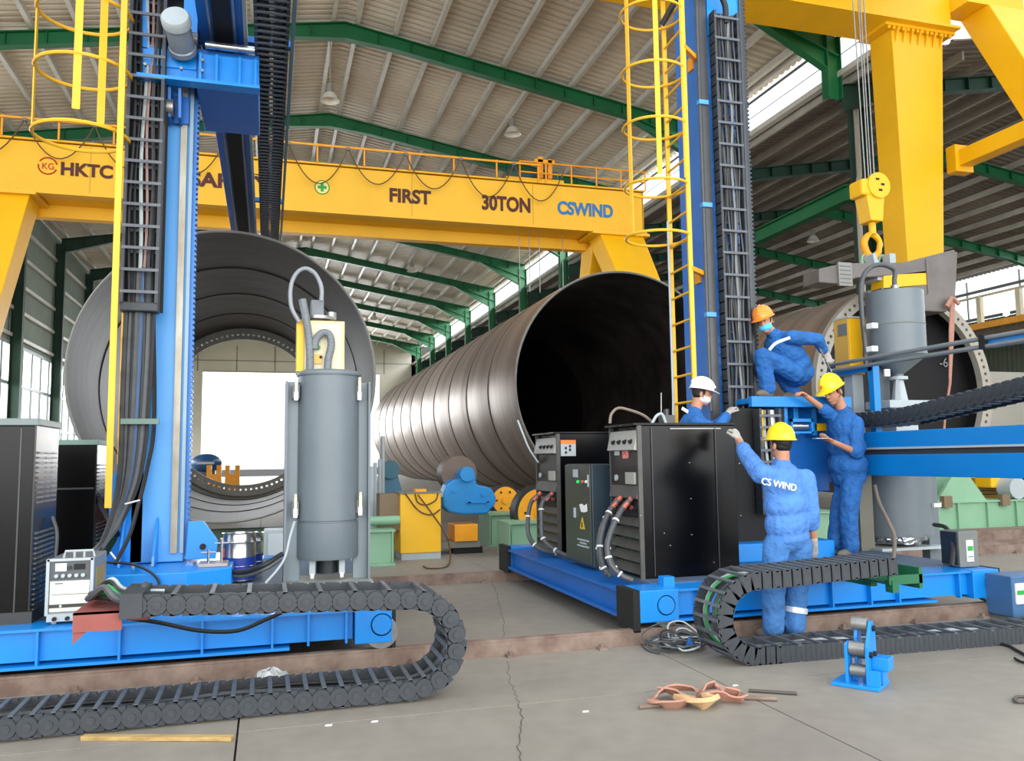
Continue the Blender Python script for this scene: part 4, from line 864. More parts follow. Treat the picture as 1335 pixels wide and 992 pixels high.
# ladder of the right column: stands left of the column, facing away to the left
lx=at(905,490,Y=8.0).x; lx2=at(882,490,Y=8.45).x
cage_ladder(m2,(lx,lx2),8.0,8.5,1.8,9.6,(),.0,0,0)
hc=at(855,300,Y=8.3); zs=[at(855,y,Y=8.3).z for y in (312,247,170,100,24)]
for z in zs+[zs[-1]+.65,zs[-1]+1.3]: part('cage_hoop',MB().tube([V(hc.x+.36*cos(a),8.25+.34*sin(a),z) for a in np.linspace(0,2*PI,40)[:-1]],.016,6,closed=True),YEL2,m2)
for a in (-2.9,-1.9,-.9): 
    x=hc.x+.36*cos(a); y=8.25+.34*sin(a); part('cage_strap',MB().bar((x,y,zs[0] if a<-2 else zs[0]+.62*1),(x,y,9.6),.055,.01,up=(cos(a),sin(a),0)),YEL2,m2)
for z in (at(905,350,Y=8).z,at(900,62,Y=8).z): part('ladder_bracket',MB().bar((lx,8.0,z),(X0+.02,8.25,z),.05,.05),ORA,m2); part('bracket_plate',MB().box(X0-.02,X0,8.3,8.42,z-.08,z+.08),ORA,m2)
part('thin_conduit',MB().tube([(lx2-.05,8.45,1.8),(lx2-.05,8.45,4.2)],.014,6),LGREY,m2)
# carriage, platform
pl=part('platform',MB().box(4.93,6.15,7.7,8.9,2.06,2.12),BOOMB,m2,bev=.008)
a=at(955,530,Y=7.68); part('platform_lip',MB().box(4.88,6.12,7.66,7.72,2.02,2.13),BOOMB,m2)
car=part('carriage',MB().box(5.32,6.05,8.0,9.0,1.1,2.05),DBLUE,m2,bev=.01)
for x in (5.32,5.55,5.78): part('carriage_rib',MB().box(x-.03,x+.03,7.85,8.02,1.72,2.06),BOOMB,car,bev=.005)
a=at(1028,546,Y=7.75); c=at(1057,565,Y=7.75)
part('roller_frame',MB().box(a.x,c.x,7.7,7.74,a.z-.035,a.z).box(a.x,c.x,7.7,7.74,c.z,c.z+.02).box(c.x-.02,c.x,7.7,7.9,c.z,a.z).box(a.x,a.x+.02,7.7,7.9,c.z,a.z),BOOMB,car,kind='stuff'); part('support_roller',MB().cyl((a.x+.03,7.78,(a.z+c.z)/2),(c.x-.03,7.78,(a.z+c.z)/2),.05,18),CHROME,car)
a=at(1058,552,Y=7.9); c=at(1083,562,Y=7.9); part('yellow_block',MB().box(a.x,c.x,7.85,8.0,c.z,a.z),YEL,car,bev=.01)
for i,x in enumerate((5.35,5.95)): part('roller_cheek',MB().box(x-.02,x+.02,7.75,8.0,1.7,2.05),BOOMB,car)
bo=part('boom',MB().box(6.2,6.6,3.4,10.5,1.56,1.74),BOOMB,m2,bev=.006); part('boom_lower',MB().box(6.2,6.6,3.4,10.5,1.28,1.5),BOOMB,bo,bev=.006); part('slide_groove',MB().box(6.22,6.58,3.4,10.5,1.5,1.56),mat('dark_guide_steel','4a4c4e'),bo); part('slide_lip',MB().box(6.19,6.2,3.4,10.5,1.555,1.575),LGREY,bo)
part('boom_saddle',MB().box(6.05,6.2,8.0,9.0,1.2,1.9),DBLUE,m2)
# chain under the platform
t=thing('cable_chain','short upright cable chain with loose cables just under the blue platform','cable chain',(5.05,7.65,.7))
chain(t,[V(5.03,7.62,.9),V(5.03,7.62,2.0)],(-1,0,0),.26,.12,.12,style=1,hoses=6,hmats=[LGREY,WHITE,HOSE,LGREY,HOSE,YEL])
part('back_tray',MB().box(4.6,5.3,7.72,7.76,.62,2.0),BLK,t)
# boom chain, hanging up to the right
t=thing('cable_chain','ribbed black cable chain sloping up to the right above the right boom','cable chain',(6.4,6,1.8))
pth=[at(1128,548,X=6.4),at(1160,546,X=6.4),at(1200,540,X=6.4),at(1250,528,X=6.4),at(1300,516,X=6.4),at(1345,505,X=6.4)]
e=(pth[-1]-pth[-2]).normalized(); pth.append(pth[-1]+e*1.2)
chain(t,catmull(pth,6),(1,0,0),.3,.165,.11,hoses=3,hmats=[RUB])
part('support_tray',MB().tube([p-V(0,0,.085) for p in catmull(pth[2:],4)],.02,4),BLK,t)
# pipes and blue arms above the boom
zA=at(1335,432,X=6.3).z
part('side_pipe',MB().cyl((6.3,3.4,zA),(6.3,8.2,zA),.022,10),mat('grey_pipe','83898c',.4,.3),m2); part('side_pipe',MB().cyl((6.3,3.4,zA-.075),(6.3,8.2,zA-.075),.022,10),mat('grey_pipe','83898c'),m2)
a=at(1290,438,X=6.34); part('side_arm',MB().box(6.32,6.38,3.4,a.y,zA-.09,zA-.02),BOOMB,m2); part('pipe_clamp',MB().box(6.27,6.36,a.y,a.y+.06,zA-.1,zA+.03),BLK,m2)
a=at(1080,475,X=6.4); c=at(1140,475,X=6.4); zz=c.z
part('side_arm',MB().box(6.36,6.44,c.y,a.y,zz-.07,zz),BOOMB,m2); part('arm_post',MB().box(6.36,6.44,c.y-.02,c.y+.06,1.74,zz),BOOMB,m2)
# flux hopper tower behind the boom
t=thing('flux_hopper','grey conical powder hopper standing above the right boom with a looped hose','hopper',(6.95,7.9,1.74))
Yh=7.9; a=at(1135,385,Y=Yh); c=at(1195,385,Y=Yh); hx=(a.x+c.x)/2; hr=(c.x-a.x)/2*.97; Z=lambda y:at(1165,y,Y=Yh).z
part('body',MB().lathe([(0,Z(381)),(hr,Z(382)),(hr,Z(462)),(hr*1.02,Z(462)),(hr*1.02,Z(464)),(.055,Z(488)),(.055,Z(491))],(hx,Yh,0),n=40),GREYP,t)
part('seam',MB().lathe([(hr+.002,Z(424)),(hr+.006,Z(425)),(hr+.002,Z(426))],(hx,Yh,0),n=40),MASKG,t)
part('neck_flange',MB().cyl((hx,Yh,Z(495)),(hx,Yh,Z(491)),.1,20),LGREY,t); part('neck',MB().lathe([(.05,Z(495)),(.09,Z(523))],(hx,Yh,0),n=20),LGREY,t); part('strut',MB().bar((hx-.06,Yh-.05,Z(495)),(hx-.13,Yh-.1,Z(523)),.03,.02),LGREY,t)
part('foot_plate',MB().box(at(1144,530,Y=Yh).x,at(1203,530,Y=Yh).x,Yh-.2,Yh+.2,Z(533),Z(523)),LGREY,t,bev=.008); part('pedestal',MB().box(hx-.2,hx+.1,Yh-.15,Yh+.15,1.74,Z(533)),LGREY,t)
part('back_panel',MB().box(at(1129,400,Y=Yh+.2).x,at(1150,400,Y=Yh+.2).x,Yh+.15,Yh+.2,1.3,Z(378)),GREYP,t)
for y in (425,455): q=at(1137,y,Y=Yh-.15); part('hinge',MB().box(q.x-.04,q.x+.04,Yh-.2,Yh-.1,q.z-.03,q.z+.03),WHITE,t,bev=.004)
q=at(1156,486,Y=Yh-.1); part('lug',MB().box(q.x-.04,q.x+.03,Yh-.12,Yh-.1,q.z-.04,q.z+.04),WHITE,t)
part('hose',MB().tube(catmull([(hx+.02,Yh,Z(378)),(hx+.02,Yh,Z(365)),at(1166,352,Y=Yh),at(1150,345,Y=Yh),at(1133,350,Y=Yh),at(1123,370,Y=Yh),at(1124,410,Y=Yh),at(1128,450,Y=Yh),at(1130,480,Y=Yh),(hx-.3,Yh,1.8)],6),.028,10),HOSE,t)
part('hose_coupling',MB().cyl((hx+.02,Yh,Z(384)),(hx+.02,Yh,Z(372)),.045,14),GREYST,t)
t=thing('small_cabinet','narrow yellow and tan cabinet with a small window, left of the conical hopper','cabinet',(6.5,8.1,1.74))
a=at(1089,450,Y=8.3); c=at(1108,450,Y=8.3); e=at(1131,450,Y=8.3); zt_=at(1100,414,Y=8.3).z; zb_=at(1100,487,Y=8.3).z
yb_=at(1089,450,X=c.x).y; part('body',MB().box(c.x,e.x,8.3,yb_,zb_,zt_),YEL,t,bev=.006); part('door',MB().box(c.x-.015,c.x,8.31,yb_,zb_,zt_),mat('tan_yellow_door','cfa24a',.5,var=.1),t,bev=.004); q=at(1098,430,X=c.x-.02); part('window',MB().box(c.x-.022,c.x-.014,q.y-.08,q.y+.08,q.z-.07,q.z+.07),mat('dull_window','6f7474',.3),t); part('roof_cap',MB().box(c.x-.02,e.x+.01,8.29,yb_+.01,zt_,zt_+.02),LGREY,t)
part('stand',MB().box(c.x+.05,e.x-.05,8.35,8.5,.43,zb_),LGREY,t)
# flux recovery tank below the boom
t=thing('powder_tank','grey round tank with crumpled foil under it, standing below the right boom','tank',(7.05,8.0,.43))
Yt=8.05; a=at(1140,660,Y=Yt-.1); c=at(1212,660,Y=Yt-.1); tx=(a.x+c.x)/2; tr=(c.x-a.x)/2; Z=lambda y:at(1180,y,Y=Yt-.3).z
part('body',MB().lathe([(0,1.7),(tr,1.7),(tr,Z(700)),(0,Z(700))],(tx,Yt,0),n=40),GREYP,t)
part('side_panel',MB().box(tx+tr-.03,tx+tr+.12,Yt-.1,Yt+.02,Z(735),1.75),GREYP,t); part('side_panel',MB().box(tx-tr-.2,tx-tr-.02,Yt-.1,Yt+.02,Z(735),1.75),mat('dull_panel_olive','6f6d60',.5),t)
part('latch',MB().box(tx+tr*.55,tx+tr*.55+.1,Yt-tr*.85-.03,Yt-tr*.85,Z(662),Z(657)),WHITE,t)
b=MB(); random.seed(3); N=26
prof=[]
vs=[];fs=[]
for j in range(6):
    for i in range(N):
        a_=2*PI*i/N; rr=tr*(.98-.08*j)+random.uniform(-.03,.03); vs.append(V(tx+rr*cos(a_),Yt+rr*sin(a_),Z(697)-.025*j+random.uniform(-.012,.012)))
for j in range(5):
    for i in range(N): fs.append((j*N+i,j*N+(i+1)%N,(j+1)*N+(i+1)%N,(j+1)*N+i))
b.add(vs,fs); part('foil_skirt',b,FOIL,t)
part('stand_plate',MB().box(tx-tr-.05,tx+tr+.1,Yt-.25,Yt+.3,.43,.46),LGREY,t)
for dx in (-.15,.15): part('leg',MB().cyl((tx+dx,Yt,.5),(tx+dx,Yt,Z(698)),.03,8),BLK,t)
part('hose',MB().tube(catmull([at(1140,632,Y=7.6),at(1146,655,Y=7.55),at(1158,680,Y=7.4),at(1166,700,Y=7.3),at(1165,728,Y=7.2),at(1163,740,Y=7.2)],6),.02,8),mat('tan_hose','7c6f62',.5),t)
t=thing('junction_box','grey steel box with a green and white label on the right base end','box',(6.2,6.6,.42))
a=at(1228,735,Y=6.55); c=at(1256,735,Y=6.5); 
x0=at(1252,735,Y=6.45).x; x1=at(1277,735,Y=6.45).x; zt_=at(1265,692,Y=6.45).z
yb_=at(1228,715,X=x0).y; part('body',MB().box(x0,x1,6.45,yb_,.43,zt_),mat('box_grey_steel','777976',.45,.3),t,bev=.008); part('left_cover',MB().box(x0-.012,x0,6.47,yb_,.45,zt_-.01),DARKC,t,bev=.004)
q=at(1265,718,Y=6.44); part('label_sheet',MB().box(q.x-.038,q.x+.038,6.44,6.45,q.z-.1,q.z+.1),WHITE,t); part('label_print',MB().box(q.x-.03,q.x+.03,6.435,6.44,q.z+.0,q.z+.045),PGREEN,t); part('label_print',MB().box(q.x-.03,q.x+.03,6.435,6.44,q.z-.06,q.z-.05).box(q.x-.03,q.x+.03,6.435,6.44,q.z-.08,q.z-.075),MASKG,t,kind='stuff')
part('hose',MB().tube(catmull([at(1218,684,Y=7.3),at(1232,687,Y=6.9),at(1240,698,Y=6.6),at(1243,715,Y=6.5),at(1241,738,Y=6.45)],6),.022,8),RUB,t)
a=at(1318,750,Y=6.0)
t=thing('junction_box','blue grey box with white and green label, cut by the right picture edge','box',(a.x+.2,6.1,0)); z1_=at(1318,752,Y=6).z; z0_=max(at(1318,806,Y=6).z,.0)
part('body',MB().box(a.x,a.x+.45,6.0,6.3,z0_,z1_),mat('box_blue_grey','3c6690',.5),t,bev=.01); part('label_sheet',MB().box(a.x+.03,a.x+.3,5.985,6.0,z0_+.12,z1_-.06),WHITE,t); part('label_print',MB().box(a.x+.04,a.x+.3,5.98,5.985,z0_+.2,z0_+.24),PGREEN,t); part('foot',MB().box(a.x+.03,a.x+.4,6.02,6.28,0,z0_+.01),MASKG,t)
# ================================================================ CABINETS ON THE RIGHT BASE
def louvre_side(t,x,y0,y1,z0,z1,n,mt,r=.035):
    h=(z1-z0)/n
    for i in range(n):
        za=z0+i*h; part('louvre',MB().prism([(x,y0,za+h*.12),(x-r,y0,za+h*.18),(x,y0,za+h*.92)],(0,y1-y0,0)),mt,t)
GRILL=mat('louvre_grey','55534e',.5,.1,var=.35,scale=5)
def power_cab(l,x0,x1,y0,y1,z0,z1,loc):
    t=thing('power_cabinet',l,'cabinet',loc)
    part('housing',MB().box(x0+.03,x1,y0,y1,z0,z1),BLACKC,t,bev=.006)
    part('front_frame',MB().box(x0-.01,x0+.03,y0-.004,y0+.02,z0,z1).box(x0-.01,x0+.03,y1-.02,y1,z0,z1),GRILL,t,kind='stuff')
    part('lid',MB().box(x0-.05,x1,y0-.012,y1+.01,z1,z1+.022),BLACKC,t,bev=.004)
    hh=z1-z0; zc=z0+hh*.46
    louvre_side(t,x0+.03,y0+.02,y1-.02,z0+.02,z0+hh*.40,5,GRILL,.05)
    part('recess_panel',MB().box(x0,x0+.03,y0+.02,y1-.02,z0+hh*.40,z0+hh*.50),BLK,t)
    for k in range(6): part('cable_socket',MB().cyl((x0-.02,y0+.08+k*.09,z0+hh*.455),(x0+.01,y0+.08+k*.09,z0+hh*.455),.022,8),[DARKC,REDOX][k%2],t)
    part('blank_panel',MB().prism([(x0+.03,y0+.02,z0+hh*.50),(x0-.03,y0+.02,z0+hh*.52),(x0,y0+.02,z0+hh*.6),(x0+.03,y0+.02,z0+hh*.6)],(0,y1-y0-.04,0)),GRILL,t)
    part('switch_panel',MB().box(x0,x0+.03,y0+.02,y1-.02,z0+hh*.6,z0+hh*.7),mat('panel_brown_black','241c18',.4),t)
    part('breaker',MB().box(x0-.025,x0,y0+.06,y0+.26,z0+hh*.61,z0+hh*.69),mat('breaker_grey','9c9a92',.4),t,bev=.005); part('dial',MB().cyl((x0-.015,y1-.15,z0+hh*.65),(x0,y1-.15,z0+hh*.65),.03,12),LGREY,t)
    part('sticker_panel',MB().box(x0,x0+.03,y0+.02,y1-.02,z0+hh*.7,z0+hh*.83),mat('panel_brown_black','241c18'),t)
    part('meter_panel',MB().prism([(x0+.03,y0+.02,z0+hh*.83),(x0-.04,y0+.02,z0+hh*.84),(x0+.0,y0+.02,z0+hh*.97),(x0+.03,y0+.02,z0+hh*.97)],(0,y1-y0-.04,0)),mat('meter_panel_grey','a19f98',.45,var=.15),t)
    for k in range(4): part('knob',MB().cyl((x0-.05,y0+.1+k*.13,z0+hh*.89),(x0-.015,y0+.1+k*.13,z0+hh*.9),.018,8),BLK,t)
    return t
c1_=power_cab('largest glossy black power cabinet at the front of the right base, worker behind it',3.19,4.17,6.85,7.5,.43,1.79,(3.7,7.2,.43))
for px_ in (853,937): 
    a=at(px_,700,Y=6.84); part('panel_seam',MB().box(a.x-.004,a.x+.004,6.838,6.85,.45,1.77),mat('seam_grey','3c3f40',.4,.3),c1_)
part('top_seam',MB().box(3.5,4.02,6.838,6.85,1.755,1.765),GREYST,c1_)
for px_,py_ in ((899,603),(901,650),(902,697),(964,604),(966,672),(866,695),(874,711),(931,733),(835,672)): a=at(px_,py_,Y=6.84); part('screw',MB().cyl((a.x,6.838,a.z),(a.x,6.85,a.z),.006,6),GREYST,c1_)
q=at(814,592,X=3.18); part('red_sticker',MB().box(3.185,3.19,q.y-.07,q.y+.06,q.z-.04,q.z+.04),mat('red_white_sticker','d98a84',.5,col2='b02a28',scale=40,lo=.45,hi=.55),c1_)
q=at(803,588,X=3.18); part('white_sticker',MB().box(3.185,3.19,q.y-.06,q.y+.05,q.z-.04,q.z+.06),LGREY,c1_)
b=MB().tube(catmull([at(795,552,Y=7.3),at(797,540,Y=7.3),at(806,532,Y=7.3),at(822,535,Y=7.3),at(838,541,Y=7.3),at(850,550,Y=7.3)],6),.014,6); part('roof_hose',b,mat('tan_hose','7c6f62'),c1_)
part('roof_hose',MB().tube(catmull([at(850,552,Y=7.2),at(856,542,Y=7.2),at(863,540,Y=7.2),at(868,552,Y=7.2)],6),.014,6),LGREY,c1_)
for px_ in (862,877): part('antenna',MB().cyl(at(px_,552,Y=7.3),at(px_,512,Y=7.3),.006,6),GREYST,c1_)
a=at(865,552,Y=7.2); c=at(880,541,Y=7.2); part('valve_box',MB().box(a.x,c.x,7.2,7.3,1.81,c.z).cyl(((a.x+c.x)/2,7.25,c.z),((a.x+c.x)/2,7.25,c.z+.06),.025,8),DARKC,c1_)
c2_=power_cab('black power cabinet at the back left of the right base, orange warning sticker on it',3.12,4.2,8.84,9.6,.43,1.78,(3.6,9.2,.43))
q=at(741,584,Y=8.83); part('warning_sticker',MB().box(q.x-.09,q.x+.09,8.832,8.84,q.z-.09,q.z+.045),LGREY,c2_); part('warning_header',MB().box(q.x-.09,q.x+.09,8.83,8.838,q.z+.045,q.z+.09),mat('orange_print','e07a2a'),c2_)
for dx,dz in ((-.03,.0),(-.03,-.05),(.02,-.02),(.02,.02)): part('sticker_mark',MB().box(q.x+dx-.012,q.x+dx+.012,8.828,8.833,q.z+dz-.014,q.z+dz+.014),BLK,c2_)
# cables with red boots
def cab_cables(l,x,sets,Yr):
    t=thing('power_cables',l,'cables',(x-.15,sets[0][0][1] if 0 else Yr,.43))
    for i,(pts,r_) in enumerate(sets):
        P=[at(px_,py_,Y=yy) for px_,py_,yy in pts]
        part('cable',MB().tube(catmull(P,8),r_,8),HOSE,t)
        d=(P[1]-P[0]).normalized(); part('cable_boot',MB().cyl(P[0]-d*.04,P[0]+d*.09,.022,8,.026),mat('salmon_boot','c8604e',.55),t)
        for f in (.3,.62,.85): 
            C=catmull(P,8); j=int(f*(len(C)-2)); dd=(C[j+1]-C[j]).normalized(); part('cable_tie',MB().cyl(C[j]-dd*.008,C[j]+dd*.008,r_+.006,8),TAPE,t)
    return t
cab_cables('four thick grey cables with red boots looping down beside the largest black cabinet',3.1,[
 ([(806,652,7.2),(798,661,7.2),(787,684,7.15),(782,712,7.1),(786,738,7.05),(796,752,7.0)],.026),
 ([(802,655,7.3),(793,668,7.3),(783,690,7.25),(780,715,7.2),(784,738,7.1),(792,750,7.0)],.02),
 ([(821,652,7.0),(812,662,7.0),(800,684,6.95),(792,710,6.9),(796,735,6.85),(810,750,6.8),(825,757,6.75)],.026),
 ([(818,655,7.05),(806,670,7.0),(796,692,6.98),(793,715,6.95),(800,738,6.9),(815,753,6.85)],.02)],7.0)
cab_cables('thin grey cables with red boots looping from the back black cabinet over the base edge',3.0,[
 ([(702,645,9.3),(692,656,9.3),(688,680,9.2),(690,700,9.1),(703,715,9.0),(728,721,8.9),(742,724,8.8)],.026),
 ([(718,645,9.0),(707,656,9.0),(706,680,8.95),(708,702,8.9),(722,716,8.8),(744,727,8.6)],.026)],9.0)
part_t=thing('loose_cable','pale cable hanging down in front of the long tube mouth to the back cabinet','cable',(3.1,9.4,1.2))
part('cable',MB().tube(catmull([at(675,548,Y=9.9),at(682,566,Y=9.8),at(690,585,Y=9.7),at(702,603,Y=9.5)],6),.012,6),LGREY,part_t)
# middle control cabinet
x0,y0,y1,z0,z1=3.06,7.72,8.45,.43,at(760,605,Y=8.0).z
xr=at(800,700,Y=7.72).x
t=thing('control_cabinet','slim dark grey control cabinet with a yellow warning triangle, between the two black cabinets','cabinet',(3.3,8.1,.43))
part('body',MB().box(x0+.02,xr,y0,y1,z0,z1),mat('bluish_dark_cabinet','2c3a44',.35),t,bev=.008); part('door',MB().box(x0,x0+.02,y0+.01,y1-.01,z0+.02,z1-.01),mat('dark_olive_door','3a3c36',.3),t,bev=.005)
def onx(px_,py_,x=x0-.003): return at(px_,py_,X=x)
for px_,mt_ in ((754,mat('green_button','19c060',.3,emit=.6)),(760,mat('orange_button','e07050',.3)),(765,WHITE)): q=onx(px_,628); part('button',MB().cyl((x0-.02,q.y,q.z),(x0,q.y,q.z),.016,10),mt_,t)
q=onx(750,617); part('label_sheet',MB().box(x0-.004,x0,q.y-.07,q.y+.07,q.z-.04,q.z+.04),LGREY,t)
q=onx(760,662); part('maker_emblem',MB().prism([V(x0-.004,q.y+a,q.z+b_) for a,b_ in ((.1,.03),(.06,-.04),(-.02,-.045),(-.11,-.03),(-.1,.045),(-.03,.02),(.03,.04))],(.004,0,0)),WHITE,t)
q=onx(759,683); part('warning_triangle',MB().prism([V(x0-.004,q.y+.07,q.z-.05),V(x0-.004,q.y-.07,q.z-.05),V(x0-.004,q.y,q.z+.07)],(.004,0,0)),mat('warning_yellow','d8b020',.5),t); part('triangle_bolt',MB().box(x0-.007,x0-.004,q.y-.012,q.y+.012,q.z-.035,q.z+.02),BLK,t)
for i,(w_) in enumerate((.16,.09,.16)): q=onx(760,704+i*4); part('small_print',MB().box(x0-.004,x0,q.y-w_,q.y+w_,q.z-.008,q.z+.008),LGREY,t)
q=onx(750,668); part('door_handle',MB().box(x0-.02,x0,q.y-.012,q.y+.012,q.z-.05,q.z+.05),LGREY,t)
q=onx(770,627); part('lock_bar',MB().box(x0-.01,x0,y0+.03,y0+.05,q.z-.06,q.z+.06),LGREY,t)

# ================================================================ CABINETS ON THE LEFT BASE
def left_cab(l,xa,xb,y0,y1,z0,z1,top,split=None):
    t=thing('power_cabinet',l,'cabinet',((xa+xb)/2,(y0+y1)/2,z0))
    part('housing',MB().box(xa,xb-.012,y0,y1,z0,z1),BLACKC,t,bev=.006); part('top_cover',MB().box(xa-.01,xb+.012,y0-.012,y1+.012,z1,z1+.05),top,t,bev=.006)
    part('side_plate',MB().box(xb-.012,xb,y0,y1,z0,z1),mat('dark_side_plate','1e2021',.25,.2),t)
    for za,zb_ in ((z0+.08,z0+.47*(z1-z0)),(z0+.6*(z1-z0),z1-.14)):
        n=int((zb_-za)/.035)
        for i in range(n): 
            for k in range(3): ya=y0+.06+k*(y1-y0-.1)/3; part('louvre',MB().box(xb,xb+.012,ya,ya+(y1-y0-.1)/3-.03,za+i*.035,za+i*.035+.012),mat('louvre_edge_grey','6d7072',.4,.3),t)
    return t
ca=left_cab('tall glossy black cabinet at the far left edge with a louvred right side',-2.3,-1.56,6.55,7.2,.415,1.78,mat('dusty_cabinet_top','6d7a78',.45))
part('skirt',MB().box(-2.3,-1.54,6.53,7.2,.415,.5),mat('dark_skirt','2b2b2a'),ca); part('seam',MB().box(-1.66,-1.65,6.545,6.55,.5,1.76),mat('seam_grey','3c3f40'),ca)
cab_t=thing('loose_cable','thin dark cable hanging down the louvred side of the far left cabinet','cable',(-1.5,6.8,.42)); part('cable',MB().tube(catmull([V(-1.53,6.95,1.12),V(-1.49,6.93,.98),V(-1.5,6.9,.7),V(-1.51,6.8,.5),V(-1.4,6.5,.44)],6),.014,6),HOSE,cab_t)
x0=at(66,650,Y=8.5).x; x1=at(125,650,Y=8.5).x; z1=at(95,576,Y=8.5).z
cb=left_cab('black cabinet with a green grey top standing behind the small welder, left of the column',x0,x1,8.5,9.3,.415,z1-.03,mat('green_grey_cabinet_top','6f8a7c',.5))
q=at(95,637,Y=8.49); part('panel_joint',MB().box(x0+.01,x1-.02,8.492,8.5,q.z-.008,q.z+.008),mat('seam_grey','3c3f40'),cb)
cab_t=thing('loose_cable','black cable from the cabinet behind the welder to the column foot','cable',(-1.75,8.4,.5)); part('cable',MB().tube(catmull([at(125,645,Y=8.6),at(133,660,Y=8.5),at(143,678,Y=8.3),at(152,697,Y=8.1)],6),.03,8),RUB,cab_t)
# small welder
x0=at(60,795,Y=6.45).x; x1=at(120,795,Y=6.45).x; x2=x1+.02; zt=at(90,728,Y=6.45).z; z0=.44; ya,yb=6.45,6.95
t=thing('welding_power_source','small grey portable welder with white panel, knobs and top handle','welder',((x0+x1)/2,6.7,.415))
part('case',MB().box(x0,x1,ya,yb,z0+.04,zt),mat('welder_grey','7d8286',.4),t,bev=.01); part('front_bezel',MB().box(x0-.005,x0+.015,ya-.02,ya,z0+.04,zt).box(x1-.015,x1+.005,ya-.02,ya,z0+.04,zt).box(x0,x1,ya-.02,ya,zt-.015,zt+.003),LGREY,t,kind='stuff')
wv=x1-x0; hv=zt-z0-.04; zz=z0+.04
part('control_strip',MB().box(x0+.02,x1-.02,ya-.008,ya,zz+hv*.62,zz+hv*.96),mat('welder_dark_grey','4b5054',.4),t); part('white_panel',MB().box(x0+.02,x1-.02,ya-.008,ya,zz+hv*.06,zz+hv*.6),mat('welder_white_panel','d9d8c6',.5,var=.06),t)
part('meter_window',MB().box(x0+.05,x0+.12,ya-.014,ya-.008,zz+hv*.78,zz+hv*.92),WHITE,t); part('digital_display',MB().box(x1-.12,x1-.05,ya-.014,ya-.008,zz+hv*.8,zz+hv*.9),BLK,t)
for k in range(5): part('knob',MB().cyl((x0+.06+k*(wv-.12)/4,ya-.03,zz+hv*.7),(x0+.06+k*(wv-.12)/4,ya-.008,zz+hv*.7),.013,10),LGREY,t)
part('knob',MB().cyl((x0+wv*.48,ya-.03,zz+hv*.84),(x0+wv*.48,ya-.008,zz+hv*.84),.014,10),DARKC,t)
part('print_line',MB().box(x0+.05,x0+.1,ya-.011,ya-.008,zz+hv*.55,zz+hv*.57),MASKG,t); part('panel_groove',MB().box(x0+.03,x1-.03,ya-.011,ya-.008,zz+hv*.36,zz+hv*.37),MASKG,t); part('name_bar',MB().box(x0+.02,x1-.02,ya-.012,ya-.008,zz+hv*.13,zz+hv*.19),mat('dark_name_bar','33332e'),t)
part('name_mark',MB().cyl((x0+.09,ya-.016,zz+hv*.16),(x0+.09,ya-.012,zz+hv*.16),.008,10),WHITE,t)
part('terminal_rail',MB().box(x0+.01,x1-.01,ya-.03,ya+.02,z0+.0,zz+hv*.03),LGREY,t)
for k in range(3): part('terminal',MB().cyl((x0+.06+k*.08,ya-.05,z0+.02),(x0+.06+k*.08,ya-.03,z0+.02),.014,8),BLK,t)
hx0=x0+wv*.3; hx1=x0+wv*.98
part('top_handle',MB().tube([V(hx0,ya+.06,zt),V(hx0+.01,ya+.06,zt+.045),V(hx1-.01,ya+.06,zt+.045),V(hx1,ya+.06,zt)],.009,6),LGREY,t)
for f in (.34,.66): part('handle_stay',MB().cyl((hx0+(hx1-hx0)*f,ya+.06,zt),(hx0+(hx1-hx0)*f,ya+.06,zt+.045),.008,6),LGREY,t)
part('tan_side_plate',MB().box(x1,x1+.006,ya+.1,yb-.1,zz+.02,zt-.08),mat('tan_plate','9a8450',.6),t)
for dx in (.03,wv-.05): part('foot',MB().box(x0+dx,x0+dx+.03,ya+.02,ya+.06,.415,z0+.04),LGREY,t)
part('foot',MB().box(x0+.03,x1-.03,yb-.08,yb-.04,.415,z0+.04),LGREY,t)

# ================================================================ GREY HOPPER TANK (left base)
Yt=7.85; a=at(388,600,Y=Yt-.05); c=at(468,600,Y=Yt-.05); tx=(a.x+c.x)/2; tr=(c.x-a.x)/2
Zf=lambda y:at(428,y,Y=Yt-tr).z
zt=at(428,487,Y=Yt).z; zb=Zf(731)
t=thing('flux_tank','tall grey round powder tank between two side plates, with latches and looped hoses','tank',(tx,Yt,.415))
part('barrel',MB().lathe([(0,zb),(tr*.97,zb),(tr,zb+.02),(tr,Zf(682)-.004),(tr-.012,Zf(682)),(tr-.012,Zf(680)),(tr,Zf(680)+.004),(tr,zt-.03),(tr+.015,zt-.03),(tr+.015,zt),(0,zt)],(tx,Yt,0),n=56),GREYP,t)
part('lid',MB().lathe([(0,zt+.03),(tr*.9,zt+.02),(tr+.02,zt),(tr+.02,zt-.02)],(tx,Yt,0),n=48),mat('tank_lid_grey','6b757c',.45),t)
zl=at(380,498,Y=Yt).z
for sx,xa,xb in ((-1,at(371,600,Y=Yt).x,tx-tr+.03),(1,tx+tr-.05,at(481,600,Y=Yt).x)):
    part('side_plate',MB().box(xa,xb,Yt-.02,Yt+.03,.43,zl),mat('side_plate_grey','7a868c',.45,var=.1),t,bev=.006)
    part('side_fin',MB().box(xa if sx<0 else xb-.02,xa+.02 if sx<0 else xb,Yt-.12,Yt+.25,.43,zl),GREYP,t)
part('base_frame',MB().box(at(370,750,Y=Yt-.25).x,at(486,750,Y=Yt-.25).x,Yt-.3,Yt+.3,.415,.44),mat('base_frame_grey','8c9088',.5),t)
for dx in (-.14,.12): 
    w_=part('caster',MB().cyl((tx+dx-.015,Yt-.1,.49),(tx+dx+.015,Yt-.1,.49),.035,14),WHITE,t); part('caster_fork',MB().box(tx+dx-.025,tx+dx+.025,Yt-.13,Yt-.07,.5,zb),LGREY,t)
